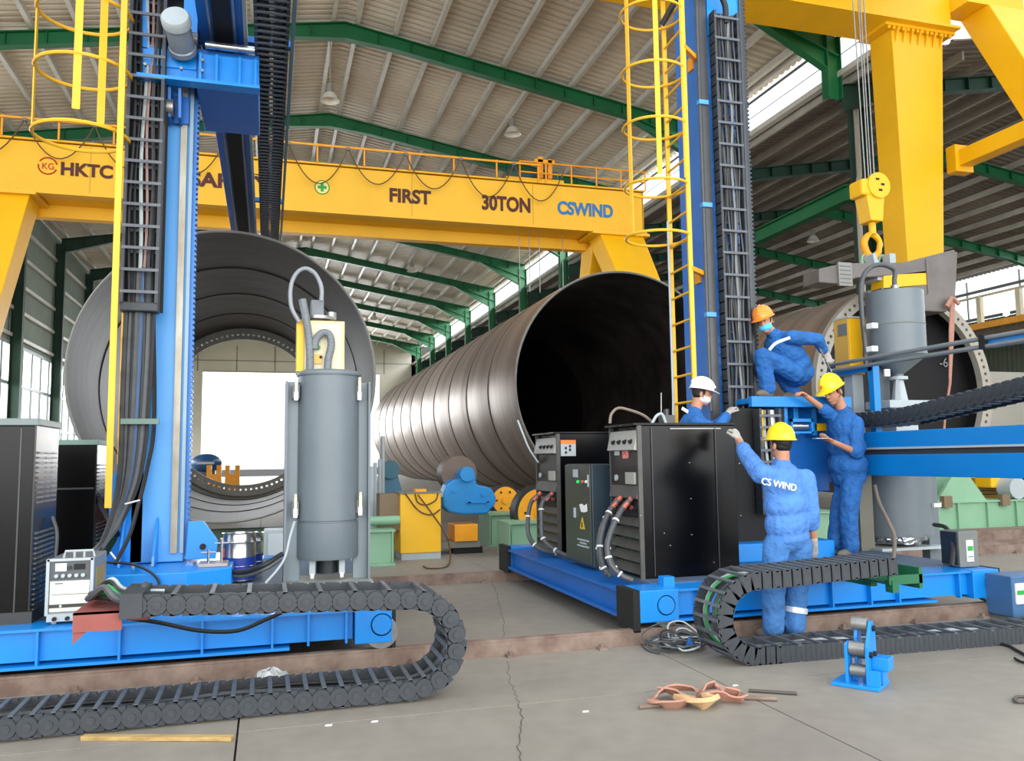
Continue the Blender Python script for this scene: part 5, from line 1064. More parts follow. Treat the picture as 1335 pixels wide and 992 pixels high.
part('caster_plate',MB().cyl((tx,Yt,.5),(tx,Yt,zb),.1,14),DARKC,t)
for px_,py_ in ((386,508),(468,508),(385,660),(469,657)):
    q=at(px_,py_,Y=Yt-.12); o=part('latch',MB().box(q.x-.018,q.x+.018,Yt-.17,Yt-.11,q.z-.1,q.z-.02),WHITE,t,bev=.004); part('latch_lever',MB().box(q.x-.012,q.x+.012,Yt-.19,Yt-.16,q.z-.03,q.z+.08).cyl((q.x,Yt-.175,q.z+.08),(q.x,Yt-.175,q.z+.11),.012,6),CREAMP,o)
    part('latch_bracket',MB().box(q.x-.03,q.x+.03,Yt-.13,Yt-.02,q.z-.08,q.z+.04),GREYP,t)
yb0=Yt+.05; a=at(388,485,Y=yb0); c=at(449,485,Y=yb0); zt2=at(420,418,Y=yb0).z
t2_=thing('control_box','yellow sided box with cream front and hoses, standing on the grey powder tank','box',((a.x+c.x)/2,Yt,zt+.02))
part('body',MB().box(a.x,c.x,yb0,yb0+.28,zt+.02,zt2),mat('cream_yellow_box','e8cf8e',.5,var=.06),t2_,bev=.006); part('front_plate',MB().box(a.x+.06,c.x-.03,yb0-.012,yb0,zt+.04,zt2-.03),CREAMP,t2_); part('side_stripe',MB().box(a.x-.01,a.x+.05,yb0-.02,yb0+.28,zt+.02,zt2),YEL,t2_)
q=at(412,470,Y=yb0-.02); part('window',MB().box(q.x-.05,q.x+.05,yb0-.03,yb0-.012,q.z-.03,q.z+.06),mat('amber_window','d9a940',.4),t2_)
q=at(415,453,Y=yb0-.03); part('indicator',MB().cyl((q.x,yb0-.04,q.z),(q.x,yb0-.012,q.z),.02,10),PGREEN,t2_); q=at(418,466,Y=yb0); part('indicator',MB().cyl((q.x,yb0-.04,q.z),(q.x,yb0-.012,q.z),.014,10),BLK,t2_)
q=at(415,405,Y=yb0+.1); part('valve_block',MB().box(q.x-.07,q.x+.05,yb0+.05,yb0+.2,zt2,at(415,392,Y=yb0+.1).z),mat('valve_grey','6c7378',.45),t2_,bev=.01); part('valve_flange',MB().cyl((q.x-.0,yb0+.12,zt2+.02),(q.x,yb0+.12,zt2+.05),.15,20).cyl((q.x+.12,yb0+.12,zt2+.03),(q.x+.12,yb0+.12,zt2+.1),.05,12),GREYST,t2_)
yh=yb0-.08
part('thin_hose',MB().tube(catmull([at(390,420,Y=yh),at(380,400,Y=yh),at(379,375,Y=yh),at(386,357,Y=yh),at(398,350,Y=yh),at(411,357,Y=yh),at(419,375,Y=yh),at(419,392,Y=yh)],6),.02,10),mat('clear_grey_hose','85888c',.25),t2_)
part('thick_hose',MB().tube(catmull([at(394,390,Y=yh),at(398,410,Y=yh),at(402,435,Y=yh),at(404,460,Y=yh),at(404,485,Y=yh)],6),.035,12),mat('ribbed_grey_hose','70767a',.5,bump=.6,bscale=40),t2_)
part('thick_hose',MB().tube(catmull([at(410,455,Y=yh),at(412,443,Y=yh),at(420,434,Y=yh),at(429,436,Y=yh),at(432,450,Y=yh),at(428,468,Y=yh),at(427,484,Y=yh)],6),.035,12),mat('ribbed_grey_hose','70767a'),t2_)
t3_=thing('loose_cable','thin grey cable trailing from the tank latch down to the left deck','cable',(.05,7.5,.45))
part('cable',MB().tube(catmull([at(384,680,Y=7.6),at(378,700,Y=7.5),at(372,725,Y=7.45),at(362,742,Y=7.4),at(346,760,Y=7.35)],6),.01,6),LGREY,t3_)
part('cable',MB().tube(catmull([at(368,722,Y=7.6),at(345,736,Y=7.5),at(320,745,Y=7.6),at(298,746,Y=7.7)],6),.022,8),RUB,t3_); part('cable',MB().tube(catmull([at(368,728,Y=7.55),at(345,742,Y=7.5),at(322,750,Y=7.6),at(300,750,Y=7.7)],6),.018,8),HOSE,t3_)
# paint cans
for px_,Yp,l in ((312,8.2,'front one of two silver tins with blue labels by the left column foot'),(322,8.6,'rear one of two silver tins, half hidden behind the front tin')):
    q=at(px_,730,Y=Yp); r=.145
    t=thing('paint_tin',l,'tin',(q.x,Yp,.415),group='tins by the left column foot'); z0=.43; h=at(px_,695,Y=Yp).z-z0
    part('tin_body',MB().lathe([(0,z0),(r,z0),(r,z0+h*.3),(r+.006,z0+h*.31),(r,z0+h*.33),(r,z0+h*.8),(r+.008,z0+h*.82),(r,z0+h*.85),(r,z0+h),(r+.012,z0+h+.008),(r-.008,z0+h+.004),(r-.01,z0+h*.9),(0,z0+h*.9)],(q.x,Yp,0),n=36),CHROME,t)
    part('blue_label',MB().lathe([(r+.003,z0+.01),(r+.003,z0+h*.5)],(q.x,Yp,0),n=36),mat('tin_label_blue','14348f',.4),t,'dark blue paper label')
    part('red_patch',MB().box(q.x-r-.004,q.x-r+.03,Yp-.06,Yp-.02,z0+h*.5,z0+h*.7),RED,t)
# clamp plates
q=at(272,738,Y=7.75)
t=thing('clamp_plate','small grey steel plate with two T handled screws on the left turntable base','clamp',(q.x,7.75,.615))
part('plate',MB().box(q.x-.08,q.x+.16,7.65,7.9,.616,.645),mat('plate_grey','a19a94',.5,.3),t,bev=.004)
for dx,dy,h in ((-.0,-.05,.12),(.1,.08,.2)): part('screw',MB().cyl((q.x+dx,7.75+dy,.64),(q.x+dx,7.75+dy,.64+h),.012,8),CHROME,t); part('t_handle',MB().cyl((q.x+dx-.06,7.75+dy,.64+h*.8),(q.x+dx+.06,7.75+dy,.64+h*.8),.008,8),CHROME,t)

# ================================================================ LOOSE THINGS ON THE FLOOR
# blue guide-roller stand
a=at(1088,892,Z=0); 
t=thing('roller_stand','small bright blue guide roller stand standing on the floor by the right chain','roller stand',(3.75,4.75,0),rz=0)
bx,by=3.60,4.72
ang=-.35
M_=Matrix.Translation((3.77,4.74,0))@Matrix.Rotation(-.95,4,'Z')
def rb(name,mb,mt,**k):
    mb.v=[M_@v for v in mb.v]; return part(name,mb,mt,t,**k)
rb('base_plate',MB().box(-.17,.13,-.13,.13,0,.022),BLUE,bev=.003)
pl_=[(-.1,.02),(.1,.02),(.1,.16),(.075,.2),(.075,.3),(.03,.38),(-.03,.38),(-.06,.33),(-.1,.25)]
for x_,tall in ((-.085,0),(.045,1)):
    poly=[(-.1,.02),(.1,.02),(.1,.2),(.09,.34),(.05,.41),(.0,.41),(-.03,.36),(-.1,.26)] if tall else [(-.1,.02),(.0,.02),(.0,.25),(-.03,.28),(-.1,.27)]
    rb('cheek_plate',MB().prism([V(x_,y,z) for y,z in poly],(.02,0,0)),BLUE,bev=.003)
rb('cheek_plate',MB().prism([V(-.05,y,z) for y,z in ((.0,.02),(.1,.02),(.1,.3),(.08,.36),(.02,.36),(.0,.3))],(.02,0,0)),BLUE,bev=.003)
for y,z,r in ((.03,.385,.045),(-.05,.24,.045),(-.05,.1,.04),(.03,.2,.04)): rb('guide_roller',MB().cyl((-.06,y,z),(.04,y,z),r,18),GREYST)
for y,z in ((.03,.365),(-.06,.21),(.03,.2),(-.06,.09)): rb('axle_bolt',MB().cyl((.065,y,z),(.082,y,z),.02,6),BLK)
rb('side_block',MB().box(.065,.17,-.03,.09,.11,.19),BLUE,bev=.004); rb('gusset',MB().prism([V(.065,-.1,.022),V(.13,-.1,.022),V(.13,-.1,.12),V(.065,-.1,.12)],(0,.02,0)),BLUE); rb('side_block',MB().box(.065,.13,-.02,.1,.022,.11),BLUE,bev=.004)
# webbing sling heap on the floor
random.seed(5)
def ribbon(mb,pts,wd,th=.012,wdir=None):
    P=catmull([Vector(p) for p in pts],6); vs=[];n=len(P)
    for i,p in enumerate(P):
        tg=(P[min(i+1,n-1)]-P[max(i-1,0)]).normalized(); up=V(0,0,1) if wdir is None else wdir(i/(n-1)); s_=tg.cross(up).normalized(); nn=s_.cross(tg)
        vs+=[p+s_*wd/2+nn*th/2,p-s_*wd/2+nn*th/2,p-s_*wd/2-nn*th/2,p+s_*wd/2-nn*th/2]
    fs=[]
    for i in range(n-1):
        for k in range(4): fs.append((i*4+k,i*4+(k+1)%4,(i+1)*4+(k+1)%4,(i+1)*4+k))
    fs+=[(0,3,2,1),((n-1)*4,(n-1)*4+1,(n-1)*4+2,(n-1)*4+3)]; mb.add(vs,fs,False); return mb
G=lambda x,y,z=.02:(lambda p:V(p.x,p.y,z))(at(x,y,Z=z))
t=thing('webbing_sling','crumpled pink orange webbing sling lying in loops on the floor in front','sling',G(905,912,0))
lean=lambda u:V(0,.75,.66)
for pts,w_ in (([G(848,912,.03),G(862,918,.03),G(885,918,.03),G(900,912,.035),G(890,905,.04),G(870,900,.05),G(860,898,.05)],.07),([G(850,912,.03),G(856,905,.04),G(868,898,.05),G(885,896,.05),G(905,898,.05),G(915,903,.04)],.06),([G(912,905,.04),G(918,896,.06),G(932,893,.06),G(945,899,.05),G(955,906,.04)],.075),([G(915,908,.03),G(935,905,.05),G(950,910,.03),G(968,912,.03),G(965,905,.05),G(945,900,.07)],.07)):
    part('webbing_loop',ribbon(MB(),pts,w_,.012,lean),PINK,t)
part('sewn_eye',ribbon(MB(),[G(885,908,.04),G(900,914,.04),G(918,918,.035),G(930,912,.04),G(922,906,.05)],.085,.03,lean),TAN,t,'tan leather covered eye')
for l,p0,p1,mt_,r in (('thin rusty rod on the floor under the left end of the webbing heap',G(833,922,.012),G(878,917,.012),RUSTR,.012),('short dark rod on the floor to the right of the webbing heap',G(976,900,.01),G(1039,904,.01),mat('dark_rod','4c443e',.6),.011),('short rusty pipe just right of the webbing heap',G(968,909,.014),G(1013,911,.014),RUSTR,.014)):
    solo('steel_rod',MB().cyl(p0,p1,r,8),mt_,l,'rod')
# wire coil near base end
random.seed(11)
t=thing('wire_coil','tangled coil of thin grey cable lying on the floor at the right base corner','cable',G(885,848,0))
for k in range(17):
    cx_=G(885+random.uniform(-16,14),846+random.uniform(-6,6),0); rx=random.uniform(.1,.24); ry=random.uniform(.06,.15)
    pts=[cx_+V(rx*cos(a)*(1+.15*sin(3*a+k)),ry*sin(a),.02+.004*k+(.1*max(0,sin(a)) if k%3==0 else .02*random.random())) for a in np.linspace(0,2*PI,22)[:-1]]
    part('cable_turn',MB().tube(pts,.007,5,closed=True),[HOSE,RUB,HOSE,LGREY][k%4],t)
part('blue_clip',MB().prism([G(896,844,.05),G(906,842,.05),G(899,830,.12)],(0,.02,0)),DBLUE,t)
part('cable_end',MB().tube(catmull([G(850,842,.01),G(835,838,.01),G(845,848,.01),G(860,852,.01)],5),.006,5),HOSE,t)
# wooden batten
a=G(108,964,.0); c=G(303,965,.0); solo('wooden_batten',MB().bar(a+V(0,0,.012),c+V(0,0,.012),.045,.022),WOOD,'pale split wooden batten on the floor below the left chain','batten')
# plastic bag
random.seed(9); b=MB(); q=G(352,885,.05); b.sph(q+V(0,.02,.0),.1,14,9,sc=(1.1,.6,.62)); b.v=[v+V(random.uniform(-.02,.02),random.uniform(-.02,.02),random.uniform(-.015,.02)) for v in b.v]; b.v=[V(v.x,v.y,max(v.z,.002)) for v in b.v]; b.sm=[False]*len(b.f)
solo('plastic_bag',b,PLAS,'crumpled clear plastic bag lying between the left chain and the rail','bag')
# white scraps
for i,(x,y,l) in enumerate(((763,928,'tiny white paper scrap on the open floor left of the webbing heap'),(428,946,'tiny white scrap on the floor joint under the left chain loop'),(488,941,'tiny white scrap on the floor joint, right of its neighbour'),(634,854,'tiny white scrap beside the near rail in the middle'),(958,894,'tiny white scrap above the right end of the webbing heap'))):
    p=G(x,y,0); solo('paper_scrap',MB().prism([p+V(-.02,-.008,.001),p+V(.018,-.012,.001),p+V(.024,.008,.001),p+V(-.012,.01,.001)],(0,0,.004)),WHITE,l,'scrap',group='paper scraps on the floor')
# hoses at right edge of floor
t=thing('loose_hose','dark hose end curling in from the right picture edge on the floor','hose',G(1330,848,0)); part('hose',MB().tube(catmull([G(1298,838,.012),G(1315,842,.012),G(1326,848,.012),G(1345,858,.012)],5),.012,6),RUB,t); part('hose',MB().tube(catmull([G(1323,858,.012),G(1330,862,.012),G(1345,866,.012)],5),.01,6),RUB,t)
t=thing('steel_hook_bar','small bent dark steel bar on the floor at the right picture edge','bar',G(1330,910,0)); part('bar',MB().tube(catmull([G(1345,915,.012),G(1326,915,.012),G(1322,911,.012),G(1328,908,.012),G(1345,909,.012)],5),.009,6),mat('dark_rod','4c443e'),t)
# green valve piece near boom feet
q=at(1245,738,Y=6.9)
# ================================================================ PEOPLE
def remesh(name,mb,mt,parent,vox=.008,smooth=6,label=None,disp=0,dscale=.06):
    me=mesh('tmp',mb,mt,None,False); o=D.objects.new('tmp',me); COL.objects.link(o)
    r=o.modifiers.new('r','REMESH'); r.mode='VOXEL'; r.voxel_size=vox; r.use_smooth_shade=True
    s=o.modifiers.new('s','SMOOTH'); s.iterations=smooth; s.factor=.5
    if disp:
        tx=D.textures.new(name+'_wrinkle','CLOUDS'); tx.noise_scale=dscale; tx.noise_depth=1
        d_=o.modifiers.new('d','DISPLACE'); d_.texture=tx; d_.strength=disp; d_.mid_level=.5; d_.texture_coords='LOCAL'
    bpy.context.view_layer.update(); dg=bpy.context.evaluated_depsgraph_get()
    m2=D.meshes.new_from_object(o.evaluated_get(dg)); D.objects.remove(o)
    inv=MINV.get(parent.name)
    if inv is not None: m2.transform(inv)
    m2.materials.clear(); m2.materials.append(mt); m2.name=name
    n=D.objects.new(name,m2); COL.objects.link(n); n.parent=parent; MINV[n.name]=inv
    if label: n['label']=label
    return n
def cap(mb,a,b,r0,r1,n=12):
    a=Vector(a); b=Vector(b); mb.sph(a,r0,n,8); mb.sph(b,r1,n,8); 
    if (b-a).length>1e-4: mb.cyl(a,b,r0,n,r1)
def ell(mb,c,ax,s,n=20):    # ellipsoid with axes (right,fwd,up)
    M=Matrix(ax).transposed(); mb.sph(c,1,n,14,M=M@Matrix.Diagonal(Vector(s)))
def chainc(mb,P,R):
    for i in range(len(P)-1): cap(mb,P[i],P[i+1],R[i],R[i+1])
def hand(mb,wr,d,palm_n,thumb_side,curl=.5,s=1.0,glove=0):
    """wr wrist, d pointing direction, palm_n palm normal, thumb side sign"""
    d=Vector(d).normalized(); pn=Vector(palm_n); pn=(pn-d*pn.dot(d)).normalized(); sd=d.cross(pn)*thumb_side; g=1+.12*glove
    pc=wr+d*.05*s; ell(mb,pc,(sd,pn,d),(.042*s*g,.017*s*g,.052*s*g),14); cap(mb,wr-d*.02,wr+d*.02,.026*s*g,.026*s*g,10)
    for k,(o,L) in enumerate(((.030,.072),(.010,.08),(-.010,.075),(-.029,.058))):
        b=wr+d*.088*s+sd*o*s; r=.0095*s*g; a=0; p=b; dd=d
        P=[b-d*.02]; 
        for j,f in enumerate((.45,.32,.25)):
            a+=curl*(.75 if j else .5); dd=d*cos(a)+pn*sin(a); P.append(P[-1]*1 if 0 else (P[-1] if j==0 and 0 else P[-1])+dd*(L*s*f+(.02*s if j==0 else 0)))
        chainc(mb,P,[r*1.1,r*1.05,r,r*.85])
    tb=wr+d*.02*s+sd*.028*s; t1=tb+(sd*.75+d*.6+pn*.25).normalized()*.038*s; t2=t1+(sd*.3+d*.85+pn*.45).normalized()*.03*s; t3=t2+(d*.9+pn*.4*(1+curl)).normalized()*.024*s
    chainc(mb,[tb,t1,t2,t3],[.015*s*g,.0125*s*g,.011*s*g,.009*s*g])
def person(l,loc,J,fwd,hfwd,hup,helm,cloth,bulk=1.0,hs=1.0,mask=None,gloves=(0,0),sleeves=(1,1),trouser=None,hcurl=(.5,.5),hdir=(None,None),palm=(None,None),shoe_dir=None,glabel=None,lean=None,spec=()):
    """J: dict of joints in world coordinates"""
    t=thing('person',l,'person',loc)
    fwd=Vector(fwd).normalized(); up=(J['neck']-J['pelvis']).normalized(); rt=fwd.cross(up).normalized(); fw=up.cross(rt).normalized()
    hf=Vector(hfwd).normalized(); hu=Vector(hup).normalized(); hr=hf.cross(hu).normalized(); hu=hr.cross(hf).normalized(); hax=(hr,hf,hu)
    H=J['head']; hax0=hax=tuple(v*hs for v in hax); hr,hf,hu=hax
    body=MB()
    # head
    ell(body,H+hu*.035,hax,(.074,.092,.09)); ell(body,H-hu*.03+hf*.018,hax,(.062,.075,.085)); ell(body,H-hu*.085+hf*.055,hax,(.034,.03,.028),12)
    nb=H-hu*.012+hf*.094; cap(body,H+hu*.018+hf*.088,nb+hf*.012-hu*.008,.009,.013,8); ell(body,nb-hu*.008+hf*.008,hax,(.018,.014,.011),10)
    for s_ in (-1,1):
        ell(body,H+hr*s_*.076-hu*.012-hf*.012,hax,(.011,.018,.032),10); ell(body,H+hr*s_*.03+hu*.012+hf*.077,hax,(.017,.012,.007),10); ell(body,H+hr*s_*.032+hu*.034+hf*.082,hax,(.024,.011,.007),10)
    ell(body,H-hu*.052+hf*.088,hax,(.024,.012,.006),10); ell(body,H-hu*.063+hf*.086,hax,(.02,.012,.007),10)
    cap(body,H-hu*.06-hf*.02,J['neck']-up*.02,.056,.062,14)
    # torso and limbs
    chest=J['neck']-up*.17; ell(body,chest,(rt,fw,up),(.16,.1,.17)); belly=J['pelvis']+up*.13; ell(body,belly,(rt,fw,up),(.14,.1,.15)); ell(body,J['pelvis'],(rt,fw,up),(.155,.11,.12))
    for s_ in 'LR':
        chainc(body,[J['sh'+s_],J['el'+s_],J['wr'+s_]],[.052,.04,.027]); cap(body,J['neck']-up*.05,J['sh'+s_],.05,.05)
        chainc(body,[J['hip'+s_],J['kn'+s_],J['an'+s_]],[.078,.052,.038])
    for i,s_ in enumerate('LR'):
        d=hdir[i] or (J['wr'+s_]-J['el'+s_]); pn=palm[i] or fw
        if not gloves[i]: hand(body,J['wr'+s_],d,pn,1 if s_=='L' else -1,hcurl[i])
    remesh('body',body,SKIN,t,.0065,5)
    for i,s_ in enumerate('LR'):
        if gloves[i]:
            g=MB(); d=Vector(hdir[i] or (J['wr'+s_]-J['el'+s_])).normalized(); hand(g,J['wr'+s_],d,palm[i] or fw,1 if s_=='L' else -1,hcurl[i],1.02,1); cap(g,J['wr'+s_]-d*.06,J['wr'+s_],.037,.034); remesh('glove',g,GLOVE,t,.006,4)
    # jacket / coverall
    k_=bulk; j=MB(); ell(j,chest,(rt,fw,up),(.2,.145*k_,.19)); ell(j,J['neck']-up*.09,(rt,fw,up),(.17,.11*k_,.09)); ell(j,chest.lerp(belly,.5),(rt,fw,up),(.2*k_,.155*k_,.17)); ell(j,belly,(rt,fw,up),(.2*k_,.165*k_,.18)); ell(j,J['pelvis']+up*.02,(rt,fw,up),(.19*(k_*.5+.5),.16,.1))
    cap(j,J['neck']-up*.03,J['neck']+up*.012+fw*.005,.078,.07)
    for i,s_ in enumerate('LR'):
        e=J['el'+s_]; w_=J['wr'+s_]; f=sleeves[i]
        cap(j,J['neck']-up*.08,J['sh'+s_],.075,.077); chainc(j,[J['sh'+s_],J['sh'+s_].lerp(e,.5),e],[.084,.078,.07])
        if f>0: chainc(j,[e,e.lerp(w_,f)],[.07,.055 if f>.7 else .066])
        elif f==0: cap(j,e.lerp(J['sh'+s_],.12),e,.066,.064)
    tm=trouser or cloth
    remesh('jacket',j,cloth,t,.011,4,disp=.013,dscale=.06)
    k=MB(); ell(k,J['pelvis']-up*.0,(rt,fw,up),(.18*bulk,.145*bulk,.13))
    for s_ in 'LR':
        h_,n_,a_=J['hip'+s_],J['kn'+s_],J['an'+s_]
        chainc(k,[h_,h_.lerp(n_,.5),n_,n_.lerp(a_,.5),a_+(n_-a_).normalized()*.02],[.112,.106,.094,.09,.088])
    remesh('trousers',k,tm,t,.011,4,disp=.016,dscale=.07)
    cn=J['neck']; part('collar',MB().cyl(cn-up*.03,cn+up*.035+fw*.01,.088,20,.074,cap=False),cloth,t)
    # shoes
    for s_ in 'LR':
        a_=J['an'+s_]; sdv=Vector((shoe_dir or {}).get(s_,fwd)); sdv.z=0; sdv.normalize(); sr=sdv.cross(V(0,0,1)); g=J.get('ground',a_.z-.08)
        b=MB(); ell(b,V(a_.x,a_.y,g+.05)+sdv*.05,(sr,sdv,V(0,0,1)),(.048,.135,.05),16); ell(b,V(a_.x,a_.y,g+.075),(sr,sdv,V(0,0,1)),(.046,.06,.06),12); b.v=[V(v.x,v.y,max(v.z,g)) for v in b.v]
        sh=part('shoe',b,SHOE,t); part('sole',MB().prism([V(a_.x,a_.y,g)+sdv*(.05+.14*cos(q))+sr*.05*sin(q) for q in np.linspace(0,2*PI,17)[:-1]],(0,0,.022)),BLK,sh)
    # hair
    b=MB(); ell(b,H+hu*.035-hf*.012,hax,(.079,.093,.092)); ell(b,H-hu*.005-hf*.032,hax,(.07,.058,.058)); hr_=part('hair',b,HAIR,t)
    # trim hair: keep behind the face plane
    # helmet
    Mx=Matrix((hr,hf,hu)).transposed().to_4x4(); Mx.translation=H+hu*.055
    N=40; vs=[]; fs=[]
    prof=[(.0,.125),(.045,.121),(.08,.1),(.102,.062),(.112,.02),(.114,.0)]
    for r,z in prof:
        for i in range(N): a=2*PI*i/N; vs.append(Mx@V(r*cos(a)*.96,r*1.12*sin(a),z+(.006 if abs(cos(a))<.16 and .04<r<.11 else 0)))
    for i in range(N):
        a=2*PI*i/N; pk=max(0,sin(a))**2; rr=.127+.045*pk; vs.append(Mx@V(rr*cos(a)*.96,rr*1.1*sin(a),-.008-.012*pk))
    for i in range(N):
        a=2*PI*i/N; pk=max(0,sin(a))**2; rr=.125+.045*pk; vs.append(Mx@V(rr*cos(a)*.96,rr*1.1*sin(a),-.013-.012*pk))
    for i in range(N):
        a=2*PI*i/N; vs.append(Mx@V(.108*cos(a)*.96,.108*1.12*sin(a),-.006))
    for j_ in range(len(prof)+2):
        for i in range(N): fs.append((j_*N+i,j_*N+(i+1)%N,(j_+1)*N+(i+1)%N,(j_+1)*N+i))
    h_=part('helmet',MB().add(vs,fs,True),helm,t,glabel)
    b=MB(); b.tube([Mx@V(0,.125*cos(a),.03+.1*sin(a)) for a in np.linspace(.3,PI-.3,12)],.008,6); part('helmet_ridge',b,helm,h_)
    part('helmet_mark',MB().sph(Mx@V(0,.128,.045),.016,8,6,sc=(1,.5,1)),RED if helm is HYEL else helm,h_)
    b=MB()
    for s_ in (-1,1): b.tube([Mx@V(s_*.105,.02,0),H+hr*s_*.08-hu*.04+hf*.01,H-hu*.1+hf*.04],.003,4)
    part('chin_strap',b,BLK,t)
    b=MB(); 
    for s_ in (-1,1): b.sph(H+hr*s_*.031+hu*.012+hf*.088,.0065,8,6)
    if not mask: part('eyes',b,BLK,t,kind='stuff'); 
    if mask:
        m_=MB(); ell(m_,H-hu*.048+hf*.03,hax,(.069,.078,.05),24); o=part('face_mask',m_,mask,t)
        b=MB()
        for s_ in (-1,1): b.tube([H+hr*s_*.06-hu*.03+hf*.06,H+hr*s_*.08-hu*.01-hf*.01],.0025,4)
        part('ear_loop',b,WHITE,o); b=MB(); 
        for s_ in (-1,1): b.sph(H+hr*s_*.031+hu*.016+hf*.088,.0065,8,6)
        part('eyes',b,BLK,t,kind='stuff')
    return t,dict(rt=rt,fw=fw,up=up,chest=chest,belly=belly,H=H)
def A(x,y,Y): return at(x,y,Y=Y)
def band(t,c,ax,w_,h_,mt,name='reflective_band'): pass
def legband(t,a,b,f,r,name='reflective_band'):
    p=a.lerp(b,f); d=(b-a).normalized(); u,v=frame(d)
    part(name,MB().cyl(p-d*.022,p+d*.022,r,16,r,cap=False),REFL,t)

# --- worker on the floor, back to the camera, left arm up on the cabinet
Yw=6.02
J=dict(head=A(1018,580,Yw),neck=A(1019,606,Yw),pelvis=A(1028,703,Yw+.02),shL=A(992,618,Yw),elL=A(977,597,Yw+.22),wrL=A(963,580,Yw+.5),shR=A(1050,624,Yw),elR=A(1058,672,Yw-.02),wrR=A(1061,712,Yw+.05),
 hipL=A(1012,712,Yw),hipR=A(1042,712,Yw),knL=A(1009,766,Yw+.02),knR=A(1039,766,Yw+.02),anL=A(1008,816,Yw),anR=A(1035,816,Yw),ground=0.0)
J['wrL']=V(4.0,6.72,1.76); J['elL']=V(3.93,6.38,1.52)
J['wrL']=A(963,573,6.55); J['elL']=A(972,592,6.3)
for s_ in 'LR': J['an'+s_].z=.1
w2,B=person('worker seen from behind on the floor, yellow helmet, one hand up on the black cabinet','x' and (J['anL'].x,Yw,0),J,(-.25,1,0),(-.1,1,.05),(0,0,1),HYEL,CLOTH2,gloves=(1,1),sleeves=(.35,.25),trouser=TROUS,hcurl=(1.5,.6),hdir=((-.15,.35,.9),None),palm=((-.2,.5,-.8),None))
legband(w2,J['knR'],J['anR'],.55,.098); 
tw=A(990,625,5.84); te=A(1042,640,5.84)
text(w2,'CS WIND',tuple(A(992,631,Yw-.185)),.055,WHITE,name='back_lettering',width=.32,rot=(PI/2,.2,0),depth=.006,bold=.0)
bk=MB().box(0,0,0,0,0,0)

# --- worker on the base, profile to the left, reading a phone
Yw=7.55
J=dict(head=A(1086,511,Yw),neck=A(1100,537,Yw),pelvis=A(1106,622,Yw+.02),shL=A(1116,552,Yw-.15),elL=A(1117,590,Yw-.2),wrL=A(1086,576,Yw-.22),shR=A(1094,552,Yw+.12),elR=A(1076,535,Yw+.02),wrR=A(1052,517,Yw-.02),
 hipL=A(1110,632,Yw-.09),hipR=A(1103,632,Yw+.09),knL=A(1106,672,Yw-.1),knR=A(1093,672,Yw+.1),anL=A(1109,711,Yw-.1),anR=A(1089,707,Yw+.1),ground=.43)
for s_ in 'LR': J['an'+s_].z=.53
w3,B3=person('worker in dark blue standing on the base, yellow helmet, reading a phone and reaching up','x' and (J['anL'].x,Yw,.43),J,(-1,-.12,0),(-1,-.25,-.45),(-.35,0,1),HYEL,CLOTH,bulk=1.12,hs=1.12,sleeves=(.12,.1),hcurl=(.35,.9),palm=((0,.2,1),(-.4,0,-1)))
ph=J['wrL']+V(-.16,-.01,.035)
solo('phone',MB().box(ph.x-.07,ph.x+.07,ph.y-.035,ph.y+.035,ph.z-.004,ph.z+.005),mat('phone_silver','c9ccd0',.2,.4),'slim phone held by the worker standing on the base','phone',bev=.003)
part('chest_pocket',MB().box(0,.001,0,.001,0,.001),CLOTH,w3) if 0 else None

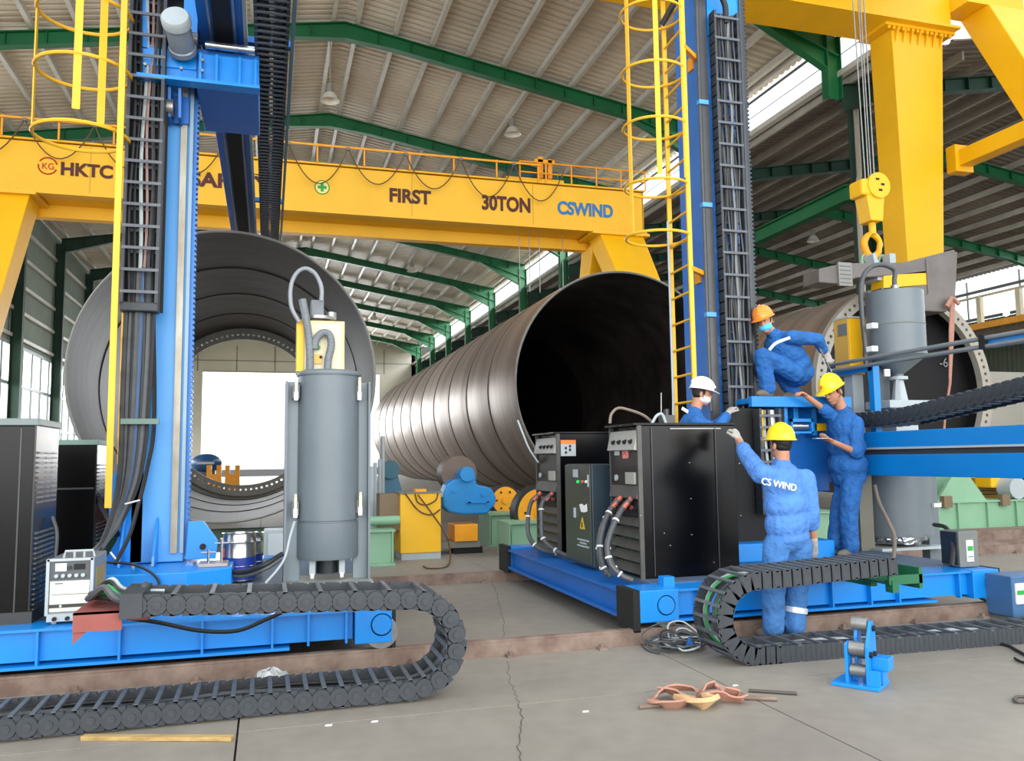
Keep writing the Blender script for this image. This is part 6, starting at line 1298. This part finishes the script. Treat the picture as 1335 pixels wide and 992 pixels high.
# --- worker behind the black cabinet, white helmet
Yw=7.75
J=dict(head=A(914,514,Yw),neck=A(905,538,Yw),pelvis=A(900,620,Yw),shL=A(906,548,Yw+.16),elL=A(925,560,Yw+.25),wrL=A(945,545,Yw+.2),shR=A(908,552,Yw-.15),elR=A(934,562,Yw-.2),wrR=A(949,539,Yw-.1),
 hipL=A(900,630,Yw+.09),hipR=A(900,630,Yw-.09),knL=A(902,680,Yw+.09),knR=A(902,680,Yw-.09),anL=A(902,725,Yw+.09),anR=A(902,725,Yw-.09),ground=.43)
for s_ in 'LR': J['an'+s_].z=.53; J['kn'+s_].z=.95
w1,B1=person('worker in a white helmet and mask behind the black cabinet, reaching to the right','x' and (J['anL'].x,Yw,.43),J,(1,-.1,0),(1,-.35,-.2),(.12,0,1),HWHI,CLOTH,mask=MASKW,gloves=(1,1),sleeves=(.8,.8),hcurl=(.8,.8),palm=((.2,0,-1),(.6,.2,-.8)))

# --- squatting worker on the platform, orange helmet
Yw=8.0
g=2.125
J=dict(head=A(997,420,Yw),neck=A(1009,436,Yw),pelvis=A(1040,488,Yw+.05),shL=A(1031,440,Yw-.18),elL=A(1066,442,Yw-.3),wrL=A(1076,460,Yw-.25),shR=A(1018,450,Yw+.17),elR=A(1004,470,Yw+.25),wrR=A(996,488,Yw+.2),
 hipL=A(1036,486,Yw-.09),hipR=A(1036,486,Yw+.12),knL=A(994,464,Yw-.14),knR=A(1004,470,Yw+.2),anL=A(1001,504,Yw-.1),anR=A(1034,504,Yw+.15),ground=g)
for s_ in 'LR': J['an'+s_].z=g+.1
w4,B4=person('worker squatting on the blue platform, orange helmet and light blue mask, gripping a lever','x' and (J['pelvis'].x,Yw,g),J,(-1,-.3,-.25),(-.75,-.65,-.25),(-.35,0,1),HORA,CLOTH,bulk=1.12,hs=1.08,mask=MASKB,gloves=(1,1),sleeves=(.75,.8),hcurl=(1.1,.7),hdir=((.35,-.1,-.9),None),palm=((-.2,-1,-.2),None))
legband(w4,J['shL'],J['elL'],-.25,.0001) if 0 else None
a=A(1062,452,Yw-.42); b_=A(1084,488,Yw-.2)
solo('pry_bar',MB().cyl(A(1068,452,Yw-.3),A(1084,486,Yw-.22),.012,8),CHROME,'slanting silver lever held by the squatting worker','bar')
# reflective tapes on the jackets
def tape(t,pts,wd,nrm):
    part('reflective_tape',ribbon(MB(),pts,wd,.004,lambda u:Vector(nrm)),REFL,t)
tape(w4,[A(1003,456,Yw-.30),A(1012,447,Yw-.315),A(1030,440,Yw-.33)],.03,(0.1,-1,.2))
tape(w1,[A(889,532,Yw-.26),A(897,537,Yw-.265),A(905,543,Yw-.26)],.035,(0,-1,.2))
